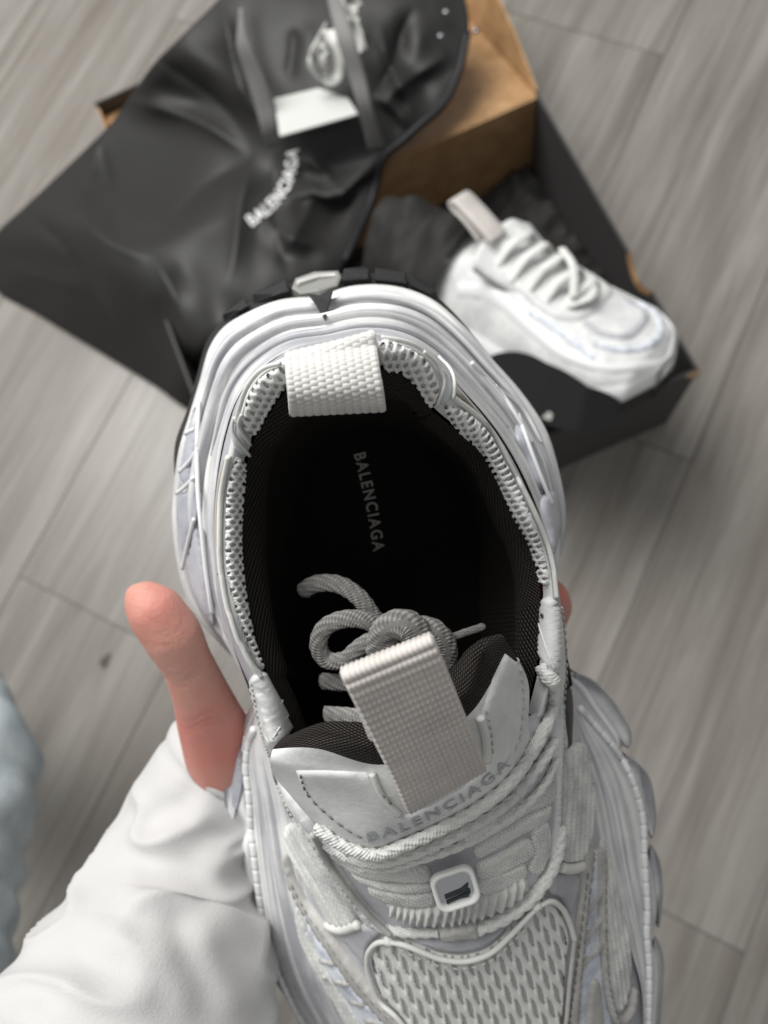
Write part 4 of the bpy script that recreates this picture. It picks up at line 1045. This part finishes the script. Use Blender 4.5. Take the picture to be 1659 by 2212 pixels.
# right wall with a finger hole cut from its top edge
hole0, hole1 = .60*depth_b, .74*depth_b
prof = [(0,0),(depth_b,0),(depth_b,h_),(hole1,h_)]+[(hole1-(hole1-hole0)*k/10, h_-.016*math.sin(math.pi*k/10)) for k in range(1,10)]+[(hole0,h_),(0,h_)]
slab('right_wall', [bxp(0,b,z+.001) for b, z in prof], hd*TH, M['box_black'], box)
slab('hole_edge', [bxp(-.0006,hole1-(hole1-hole0)*k/10, h_+.001-.016*math.sin(math.pi*k/10)) for k in range(0,11)]+[bxp(-.0006,hole0+(hole1-hole0)*k/10, h_-.004-.016*math.sin(math.pi*k/10)) for k in range(0,11)], hd*(TH+.0012), M['kraft'], box)
slab('left_wall', [bxp(LB-TH,0,.001), bxp(LB-TH,depth_b,.001), bxp(LB-TH,depth_b,h_), bxp(LB-TH,0,h_)], hd*TH, M['box_black'], box)
slab('front_wall', [bxp(.003,depth_b,.001), bxp(LB,depth_b,.001), bxp(LB,depth_b,h_-.004), bxp(.003,depth_b,h_-.004)], -wd*TH, M['box_black'], box)
slab('front_edge', [bxp(.003,depth_b-.0030,h_-.004), bxp(LB,depth_b-.0030,h_-.004), bxp(LB,depth_b-.0030,h_), bxp(.003,depth_b-.0030,h_)], wd*.0032, M['box_black'], box)
slab('back_wall', [bxp(.003,0,.001), bxp(LB,0,.001), bxp(LB,0,h_), bxp(.003,0,h_)], wd*TH, M['kraft'], box)
# lid: hinged on the back wall, opened and leaning away, brown inside, side flaps turned up
ld = .282; drop = -.085
def lidp(a, b, z): return bxp(a, -b, h_ + drop*b/ld + z)
lid = slab('lid', [lidp(.002,.001,0), lidp(LB-.002,.001,0), lidp(LB-.002,ld,0), lidp(.002,ld,0)], Vector((0,0,-TH)), M['kraft'], box)
slab('lid_flap', [lidp(0,.003,0), lidp(0,.003,.006), lidp(-.006,.07,.035), lidp(-.012,.13,.05), lidp(-.012,ld,.05), lidp(0,ld,0)], hd*.002, M['kraft'], lid)
slab('lid_flap', [lidp(LB,ld-.05,.001), lidp(LB,ld-.05,.006), lidp(LB,ld,.016), lidp(LB,ld,.001)], hd*-.002, M['kraft'], lid)
slab('lid_front', [lidp(.001,ld,-.002), lidp(LB,ld,-.002), lidp(LB,ld-.004,.022), lidp(.001,ld-.004,.022)], wd*-.002, M['box_black'], lid)
corner = wfloor(1510, 800, BH)
slab('corner_edge', [bxp(-.0012,depth_b+.0012,h_-.014), bxp(.010,depth_b+.0012,h_-.006), bxp(.012,depth_b+.0012,h_+.0006), bxp(-.0012,depth_b+.0012,h_+.0006)], wd*-.001, M['kraft'], box)

# dark tissue paper crumpled in the box
nt = 60; vs, fs = [], []
for j in range(nt):
    for i in range(nt):
        a, b = .004+(LB-.01)*i/(nt-1), .006+(depth_b-.012)*j/(nt-1)
        q = Vector((a*22, b*22, 0)); z = .02 + .035*smoothstep(.06, .2, b) + .02*noise.noise(q) + .02*abs(noise.noise(q*2.3)) + .012*abs(noise.noise(q*5))
        vs.append(bxp(a, b, max(.006, z)))
tissue = mesh('dark_sheet', vs, grid_faces(nt, nt), M['tissue'], world=True)
tag(tissue, 'dark crumpled tissue paper lining the bottom of the shoe box', 'tissue paper')

# ------------------------------------------------------------------ second sneaker, lying in the box with its toe on the front wall
toe = floor_pt(1420, 870, 18.5)
f2 = Vector((.75, .43, -.47)).normalized()
u2 = Vector((-.08, -.68, -.68)); u2 = (u2-u2.dot(f2)*f2).normalized(); r2 = u2.cross(f2)
if r2.y < 0: r2 = -r2                                       # r2 points down-left in view: the side with the black sole
L2 = 26.0; O2 = toe - f2*L2
def s2(s, t, h): return O2 + f2*s + r2*t + u2*h
shoe2 = empty('sneaker', to_world(s2(14, 0, 0)))
tag(shoe2, 'white sneaker lying in the shoe box, toe resting on the box edge', 'sneaker')
def wsole(s):
    x = s/L2
    return np.interp(x, [0,.03,.1,.25,.42,.6,.75,.88,.96,1.0], [1.6,3.0,4.4,4.9,4.4,5.6,6.3,5.9,4.3,1.6])
def htop(s): return np.interp(s/L2, [0,.08,.2,.34,.45,.6,.75,.88,.96,1.0], [7.0,8.0,7.6,8.4,9.2,7.9,6.6,5.8,4.8,3.2])
def wtop(s): return wsole(s)*np.interp(s/L2, [0,.3,.5,.8,1], [.62,.6,.62,.74,.8])
def section_loft(name, prof, mat, parent, ns_=70, s0=0, s1=L2, grooves=0):
    vs = []
    for j in range(ns_):
        s = s0+(s1-s0)*(0.5-0.5*math.cos(math.pi*j/(ns_-1)))
        for (t, h) in prof(s): vs.append(s2(s, t, h))
    k = len(prof(1.0)); fs = grid_faces(k, ns_) + [tuple(range(k)), tuple((ns_-1)*k+i for i in range(k))[::-1]]
    return mesh(name, vs, fs, mat, parent)
def toe_spring(s): return 1.2*max(0, (s/L2-.72)/.28)**2
def p_upper(s):
    w_, wt, ht, ts = wsole(s)*.93, wtop(s), htop(s), toe_spring(s)
    out = []
    for k in range(25):
        a = math.pi*k/24; c, sn = math.cos(a), math.sin(a)
        t = w_*abs(c)**.75*(1 if c > 0 else -1); h = 2.9+ts*.6 + (ht-2.9)*sn**.8
        out.append((t*(1-.15*sn), h))
    return out
def p_mid(s):
    w_, ts = wsole(s), toe_spring(s); return [(-w_*.9,3.3+ts*.6),(-w_*.99,2.6+ts),(-w_*1.02,1.7+ts),(-w_*.94,.9+ts),(w_*.94,.9+ts),(w_*1.02,1.7+ts),(w_*.99,2.6+ts),(w_*.9,3.3+ts*.6)]
def p_out(s):
    w_, ts = wsole(s), toe_spring(s); return [(-w_*.98,1.1+ts),(-w_*.96,.3+ts),(-w_*.85,0+ts),(w_*.85,0+ts),(w_*.97,.3+ts),(w_*1.035,1.5+ts)]
section_loft('upper', p_upper, M['white_leather'], shoe2)
section_loft('midsole', p_mid, M['rib'], shoe2)
os2 = section_loft('outsole', p_out, M['outsole'], shoe2)
# black sidewall shield climbing the near side of the forefoot, with grey slots
vs = []; na_, nb_ = 40, 10
for j in range(nb_):
    for i in range(na_):
        s = 13.0+i/(na_-1)*12.0; top = 1.4+3.6*math.sin(math.pi*i/(na_-1))**.7; h = -.1+(top+.1)*j/(nb_-1)
        vs.append(s2(s, wsole(s)*(1.20-.14*j/(nb_-1)), h+toe_spring(s)))
mesh('sole_shield', vs, grid_faces(na_, nb_), M['outsole'], shoe2)
for k in range(3):
    for q in range(2):
        s = 15.8+k*2.7+q*.6; t0 = -1.0 if q else 2.4
        vs = [s2(s+1.5*x, t0+.5*y, -.06+toe_spring(s)) for x, y in rrect(.5,.5,.22)] + [s2(s+1.5*x, t0+.5*y, .2+toe_spring(s)) for x, y in rrect(.5,.5,.22)]
        n_ = len(vs)//2; mesh('tread_slot', vs, [tuple(range(n_))]+grid_faces(n_, 2, True), M['grey_rubber'], os2, smooth=False)
for s in (17.2, 20.0):
    vs = [s2(s+1.6*x, wsole(s)*1.20-.14*wsole(s)*(.9+.7*y)/3.4+.05, .8+.7*y+toe_spring(s)) for x, y in rrect(.5,.5,.22)]; mesh('tread_slot', vs, [tuple(range(len(vs)))], M['grey_rubber'], os2, smooth=False)
# BVH of that upper for overlays laid along it
def up_pt(s, a, lift):
    prof_ = p_upper(s); k = a/math.pi*24; i = min(int(k), 23); t = prof_[i][0]+(prof_[i+1][0]-prof_[i][0])*(k-i); h = prof_[i][1]+(prof_[i+1][1]-prof_[i][1])*(k-i)
    return s2(s, t*(1+lift*.12), h+lift*math.sin(a))
def strip2(name, sa, width, mat, parent, lift=.15, n_=40):
    P = cr([(s, a*6) for s, a in sa], n_); vs = []
    for i, (s, a6) in enumerate(P):
        d = P[min(i+1, n_-1)]-P[max(i-1, 0)]; d = d/np.linalg.norm(d); nx, ny = -d[1], d[0]
        for k, e in ((-1, -.1), (-.8, 1), (0, 1.15), (.8, 1), (1, -.1)):
            vs.append(up_pt(min(max(s+nx*width*k, .2), L2-.1), min(max((a6+ny*width*k)/6, .02), 3.12), lift*e))
    return mesh(name, vs, grid_faces(5, n_), mat, parent)
strip2('overlay', [(9,.5),(13,.6),(17,.55),(21,.5),(24.5,.6),(26.3,1.2),(26.4,1.9),(25,2.5),(21,2.65),(16,2.6),(9,2.6)], .75, M['rib'], shoe2)
strip2('overlay', [(11,1.05),(14,1.0),(17.5,1.0),(19.2,1.25),(19.4,1.6),(19,1.95),(17,2.15),(13,2.15),(10,2.1)], .55, M['white_leather'], shoe2, .25)
strip2('overlay', [(21.5,.9),(23.5,1.0),(24.6,1.35),(24.6,1.8),(23.5,2.1),(21.5,2.2)], .3, M['wear_blue'], shoe2, .2)
strip2('overlay', [(20.0,1.2),(21.5,1.15),(23,1.3),(23.2,1.6),(22.6,1.9),(20.5,1.95)], .35, M['grey_film'], shoe2, .15)
strip2('overlay', [(16,.75),(19,.8),(20.5,.75),(22,.62)], .35, M['wear_blue'], shoe2, .2)
# tongue and its loop, laces
def fcol(name, pts_, rad, mat, parent, flat=.42):
    P = [Vector(q) for q in cr([tuple(s2(*p)) for p in pts_], 40)]; return tube(name, P, rad, mat, parent, 10, .08, flat, [u2]*40, .5)
tongue2 = []
for j in range(18):
    v = j/17; s = 16.5-6.5*v; hc = 8.2+1.2*v+.9*v*v; w_ = 2.5+1.5*v
    for i in range(17):
        a = -1+2*i/16; tongue2.append((s+.7*a*a*v, a*w_, hc-1.5*a*a*(1-.2*v)+.12*math.sin(9*a)*v))
n_ = len(tongue2); vs = [s2(*p) for p in tongue2]+[s2(p[0], p[1], p[2]-.7) for p in tongue2]
fs = grid_faces(17, 18); fs = fs+[tuple(k+n_ for k in f[::-1]) for f in fs]+[(17*17+i, 17*17+i+1, n_+17*17+i+1, n_+17*17+i) for i in range(16)]+[(j*17, (j+1)*17, n_+(j+1)*17, n_+j*17) for j in range(17)]+[(j*17+16, n_+j*17+16, n_+(j+1)*17+16, (j+1)*17+16) for j in range(17)]
tongue2o = mesh('tongue', vs, fs, M['white_leather'], shoe2)
loop = [(12.0,10.2),(10.8,11.0),(9.4,11.9),(8.2,12.5),(7.9,12.4),(8.1,12.0),(9.4,11.2),(10.8,10.0)]
lp = cr(loop, 40); vs = [s2(p[0], t, p[1]) for p in lp for t in (-.2, .8, 1.6)]
vs = []; 
for p in lp:
    for t in (.2,.9,1.6,2.4): vs.append(s2(p[0]-.8, t, p[1]))
o_ = mesh('pull_tab', vs, grid_faces(4, 40), M['webbing'], shoe2)
sd = o_.modifiers.new('thickness', 'SOLIDIFY'); sd.thickness = .0016; sd.offset = 0
for k in range(5):
    s = 12.2+k*1.5; h = 10.0-k*.55
    fcol('lace', [(s-.2,-2.9,h-1.6),(s+.1,-1.4,h-.2),(s+.5,0,h+.25),(s+.1,1.4,h-.1),(s-.3,2.9,h-1.5)], .42, M['lace'], shoe2)
fcol('lace', [(17.6,-2.2,7.4),(18.6,-.6,7.9),(19.4,.8,7.7),(18.4,2.2,7.2)], .4, M['lace'], shoe2)
fcol('lace', [(15.2,-1.6,9.2),(17.4,.4,9.3),(18.6,2.0,7.9)], .33, M['lace'], shoe2)
# collar opening
vs = [s2(5+3.9*math.cos(a), 2.3*math.sin(a), 7.0+.5*math.cos(a)) for a in np.linspace(0, 2*math.pi, 33)[:-1]]+[s2(5+3.2*math.cos(a), 1.8*math.sin(a), 6) for a in np.linspace(0, 2*math.pi, 33)[:-1]]
mesh('lining', vs, grid_faces(32, 2, True)+[tuple(range(32, 64))], M['lining'], shoe2)
P = [s2(5+4.0*math.cos(a), 2.5*math.sin(a), 6.9+.5*math.cos(a)) for a in np.linspace(0, 2*math.pi, 41)]
tube('collar', P, .45, M['white_mesh'], shoe2, 10)

# added dark sheet over its heel, standing in for the shade in the box
vs = []
for j in range(40):
    s = -1.6+j*.235
    for i in range(48):
        a = -.5+(math.pi+1.0)*i/47; w_ = wsole(min(max(s, .8), L2))*1.12; hh_ = 8.4+.5*math.sin(s*1.3)
        q = s2(s, w_*math.cos(a), 1.0+hh_*max(-.1, math.sin(a))**1.0 if math.sin(a) > 0 else 1.0+3*math.sin(a)); k = Vector(q)
        d_ = .55*noise.noise(k*.35)+.35*abs(noise.noise(k*.8))+.18*noise.noise(k*1.9)
        vs.append(q+(q-s2(s, 0, 3)).normalized()*(d_+.3))
shade_wrap = mesh('dark_sheet', vs, grid_faces(48, 40), M['tissue'])
tag(shade_wrap, 'dark tissue paper wrapped over the heel of the boxed sneaker', 'tissue paper')

# ------------------------------------------------------------------ dust bag thrown over lid and box
bag_poly = [(-30,540),(-12,508),(60,440),(150,355),(240,265),(290,195),(330,140),(400,70),(470,0),(560,-110),(760,-160),(960,-90),(1010,20),(1008,100),(985,165),(950,232),(905,268),(868,302),(825,335),(812,380),(800,430),(772,500),(748,560),(720,610),(640,700),(560,780),(480,830),(415,880),(330,828),(200,748),(80,676),(-20,614)]
ctl = [ # px, py, height over floor
 (-30,575,1),(0,625,.8),(80,676,.8),(200,748,.8),(330,828,.8),(415,880,.8),(500,830,1.5),
 (0,515,5.5),(100,452,9.5),(220,470,13),(300,535,15),(400,590,15.8),(530,645,15.5),(620,690,13),(330,640,15),(400,690,14.8),(430,760,14.2),(500,740,14.5),(300,700,9),(360,770,7),
 (60,440,7),(150,355,7),(240,265,7.5),(290,195,9),(200,420,9.5),(300,400,9.5),(400,470,14),(500,520,15.5),(600,560,15.5),
 (330,260,9.5),(400,300,11),(480,318,13),(540,325,13.5),(300,190,13),(400,90,18),(480,0,19),(420,220,13),(500,200,16),(600,100,19),(600,0,20),(700,-100,20),
 (560,330,14),(640,330,15),(700,320,15.5),(780,322,15),(640,400,13.5),(720,400,12.5),(800,400,12.5),(560,440,15),(680,520,14.5),(740,560,13),
 (620,250,17),(700,240,17.5),(800,250,17),(880,250,16.5),(940,200,16.5),(900,120,18),(1000,100,17),(820,120,19),(940,20,19),(800,0,20)]
CT = np.array(ctl, float)
CREASES = [(285,205,530,330,26,1.5),(540,335,330,520,30,-1.0),(560,345,480,600,28,1.2),(590,345,620,590,22,-.9),(700,345,600,560,30,1.0),(240,290,160,420,26,.9),(150,460,330,560,30,1.0),(60,470,260,690,34,-1.1),(330,560,420,800,30,1.1),(700,540,560,470,22,.8),
 (360,120,520,290,26,-1.1),(470,30,560,250,26,1.0),(620,60,640,180,20,-.7),(830,60,880,250,24,1.1),(900,30,800,200,24,-1.0),(960,110,830,230,18,.8),(880,280,820,200,14,.7),(740,400,650,350,18,.9),(780,380,700,480,18,-.8),(20,560,180,650,26,.8)]
def _tps(r2): return np.where(r2 > 0, .5*r2*np.log(np.maximum(r2, 1e-12)), 0)
_X = CT[:, :2]/500; _n = len(_X)
_K = _tps(((_X[:, None]-_X[None])**2).sum(-1)) + np.eye(_n)*.004
_Pm = np.concatenate([np.ones((_n, 1)), _X], 1)
_A = np.block([[_K, _Pm], [_Pm.T, np.zeros((3, 3))]]); _W = np.linalg.solve(_A, np.concatenate([CT[:, 2], np.zeros(3)]))
def bag_h(x, y):
    u = np.array([x, y])/500; h = _tps(((_X-u)**2).sum(1))@_W[:_n] + _W[_n] + _W[_n+1:]@u
    h = max(.6, float(h))
    q = Vector((x*.008, y*.008, 1.0))
    h += .45*noise.noise(q*.8)+.08*noise.noise(q*2.2)
    for (x1, y1, x2, y2, wd_, am) in CREASES:
        ex_, ey_ = x2-x1, y2-y1; L_ = math.hypot(ex_, ey_); tt = ((x-x1)*ex_+(y-y1)*ey_)/L_/L_; dd_ = ((x-x1)*ey_-(y-y1)*ex_)/L_
        e_ = smoothstep(-.1, .25, tt)*(1-smoothstep(.65, 1.1, tt)); k_ = dd_/wd_ + .5*math.sin(tt*4+x1)
        if abs(k_) < 5: h += .75*am*e_*(math.exp(-abs(k_)*1.6) - .5*math.exp(-(k_-1.6)**2))
    p = wfloor(x, y, h)-org; a, b = p.dot(hd), -p.dot(wd)
    k = smoothstep(-.03, .02, a)*(1-smoothstep(LB, LB+.05, a))*smoothstep(-.04, .0, b)*(1-smoothstep(ld, ld+.05, b))
    m_ = (BH+100*drop*b/ld+1.2+1.4*smoothstep(ld-.06, ld, b))*k
    h = .5*(h+m_+math.sqrt((h-m_)**2+.6))
    return h
bag = empty('dust_bag', wfloor(400, 450, 0))
tag(bag, 'black satin dust bag with white lettering, spread over the open box lid', 'dust bag')
def bag_patch(name, poly, mat, parent, spacing=7, lift=0, drop=.5):
    P = cr(poly, int(sum(math.dist(poly[i], poly[i-1]) for i in range(len(poly)))/spacing), closed=True); nb = len(P)
    gx, gy = np.meshgrid(np.arange(P[:, 0].min(), P[:, 0].max(), spacing), np.arange(P[:, 1].min(), P[:, 1].max(), spacing)); gx[1::2] += spacing/2
    G = np.stack([gx.ravel(), gy.ravel()], 1); ins = np.zeros(len(G), bool); dm = np.full(len(G), 1e9)
    for a, b in zip(P, np.roll(P, -1, 0)):
        c = ((a[1] > G[:, 1]) != (b[1] > G[:, 1]))
        with np.errstate(divide='ignore', invalid='ignore'): ins ^= c & (G[:, 0] < (b[0]-a[0])*(G[:, 1]-a[1])/(b[1]-a[1])+a[0])
        ab = b-a; t = np.clip(((G-a)@ab)/max(ab@ab, 1e-9), 0, 1); dm = np.minimum(dm, np.linalg.norm(G-(a+t[:, None]*ab), axis=1))
    G = G[ins & (dm > spacing*.4)]; pts = np.concatenate([P, G])
    r = delaunay_2d_cdt([Vector(p) for p in pts], [], [list(range(nb))], 1, 1e-4)
    vs = [floor_pt(q.x, q.y, bag_h(q.x, q.y)+lift) for q in r[0]]; fs = [tuple(f[::-1]) for f in r[2]]
    bd = sorted((r[3][k][0], k) for k in range(len(r[0])) if r[3][k] and r[3][k][0] < nb); o = len(vs)
    for _, k in bd:
        q = r[0][k]; hh_ = max(.2, bag_h(q.x, q.y)+lift-drop); p = to_world(vs[k]); vs.append(vs[k] + gv*(bag_h(q.x, q.y)+lift-hh_))
    L = len(bd)
    fs += [(bd[q][1], bd[(q+1) % L][1], o+(q+1) % L, o+q) for q in range(L)]
    return mesh(name, vs, fs, mat, parent)
bag_patch('cloth', bag_poly, M['bag'], bag, drop=.6)
# drawstring hem along the opening
hem = cr([(1010,70),(990,160),(955,228),(905,272),(868,306),(828,340),(814,390),(800,440),(772,505),(745,565)], 60)
tube('hem', [floor_pt(x, y, bag_h(x, y)+.15) for x, y in hem], .38, M['bag_trim'], bag, 10)
lettering('BALENCIAGA', [(545,490),(590,455),(622,415),(640,370),(645,322)], 27, lambda x, y: floor_pt(x, y, bag_h(x, y)+.25), M['letter_white'], bag, 1.1)
def ribbon(name, L_, R_, H_, mat, parent, th=.0016, world_root=True):
    n_ = 40; a = cr([(*p, h) for p, h in zip(L_, H_)], n_); b = cr([(*p, h) for p, h in zip(R_, H_)], n_); vs = []
    for i in range(n_):
        for k in range(5):
            q = a[i]*(1-k/4)+b[i]*k/4; vs.append(floor_pt(*q))
    o = mesh(name, vs, grid_faces(5, n_), mat, parent); md = o.modifiers.new('thickness', 'SOLIDIFY'); md.thickness = th; md.offset = 0; return o
ribbon('strap', [(518,18),(514,60),(512,100),(530,160),(550,225),(566,285),(575,318)], [(524,18),(530,70),(545,110),(572,170),(590,225),(603,280),(606,310)], [26,25,24,22,20,18,16], M['strap'], bag)
ribbon('strap', [(700,-40),(712,20),(730,90),(752,160),(772,230),(788,290),(796,325)], [(722,-40),(745,20),(768,90),(788,160),(804,230),(822,290),(834,320)], [27,26,25,23,21,18,16], M['strap'], bag)
for p in ((963,26),(952,78),(1028,66)):
    c = to_world(floor_pt(*p, bag_h(*p)+1.0)); bm = bmesh.new(); bmesh.ops.create_uvsphere(bm, u_segments=14, v_segments=8, radius=.0032)
    for v in bm.verts: v.co.z *= .7
    me = bpy.data.meshes.new('metal_stud'); bm.to_mesh(me); bm.free(); me.materials.append(M['stud']); me.polygons.foreach_set('use_smooth', [True]*len(me.polygons))
    o = bpy.data.objects.new('metal_stud', me); COL.objects.link(o); o.parent = bag; o.location = c-bag.location
# white card and white ribbon lying on the bag
cpx = [(592,213),(688,190),(752,212),(773,246),(604,294)]
ca = [to_world(floor_pt(x, y, 19.0+ (y-190)*.006)) for x, y in cpx]
card = mesh('paper_card', ca+[p-Vector((0,0,.0015)) for p in ca], [tuple(range(5))[::-1], tuple(range(5, 10))]+[(i, (i+1) % 5, 5+(i+1) % 5, 5+i) for i in range(5)], M['card'], world=True, smooth=False)
tag(card, 'white paper card lying on the black dust bag between its straps', 'card')
rib = empty('white_ribbon', wfloor(705, 120, 20)); tag(rib, 'crumpled white ribbon loop on the dust bag above the card', 'ribbon')
def rloop(pts_, wid):
    P = [floor_pt(*p) for p in cr(pts_, 50)]; vs = []
    for i, p in enumerate(P):
        t = (P[min(i+1, 49)]-P[max(i-1, 0)]).normalized(); s = t.cross(Vector((math.sin(i*.13), math.cos(i*.17), -.5))).normalized()
        for k in (-1, -.3, .3, 1): vs.append(p+s*wid*k+Vector((0,0,.1*math.sin(k*4+i*.4))))
    o = mesh('loop', vs, grid_faces(4, 50), M['ribbon'], rib); md = o.modifiers.new('thickness', 'SOLIDIFY'); md.thickness = .001
rloop([(706,62,23),(690,95,23.5),(672,125,23),(680,158,21.5),(704,176,20.5),(728,164,21),(732,130,22.5),(720,95,23.5),(708,64,24)], .55)
rloop([(700,70,23),(702,110,23),(694,140,22),(706,160,21)], .4)
rloop([(735,-30,24),(745,5,24),(758,35,23),(772,70,22),(782,112,21)], .6)
rloop([(760,-30,23),(775,0,23),(760,25,22.5),(745,50,22)], .6)
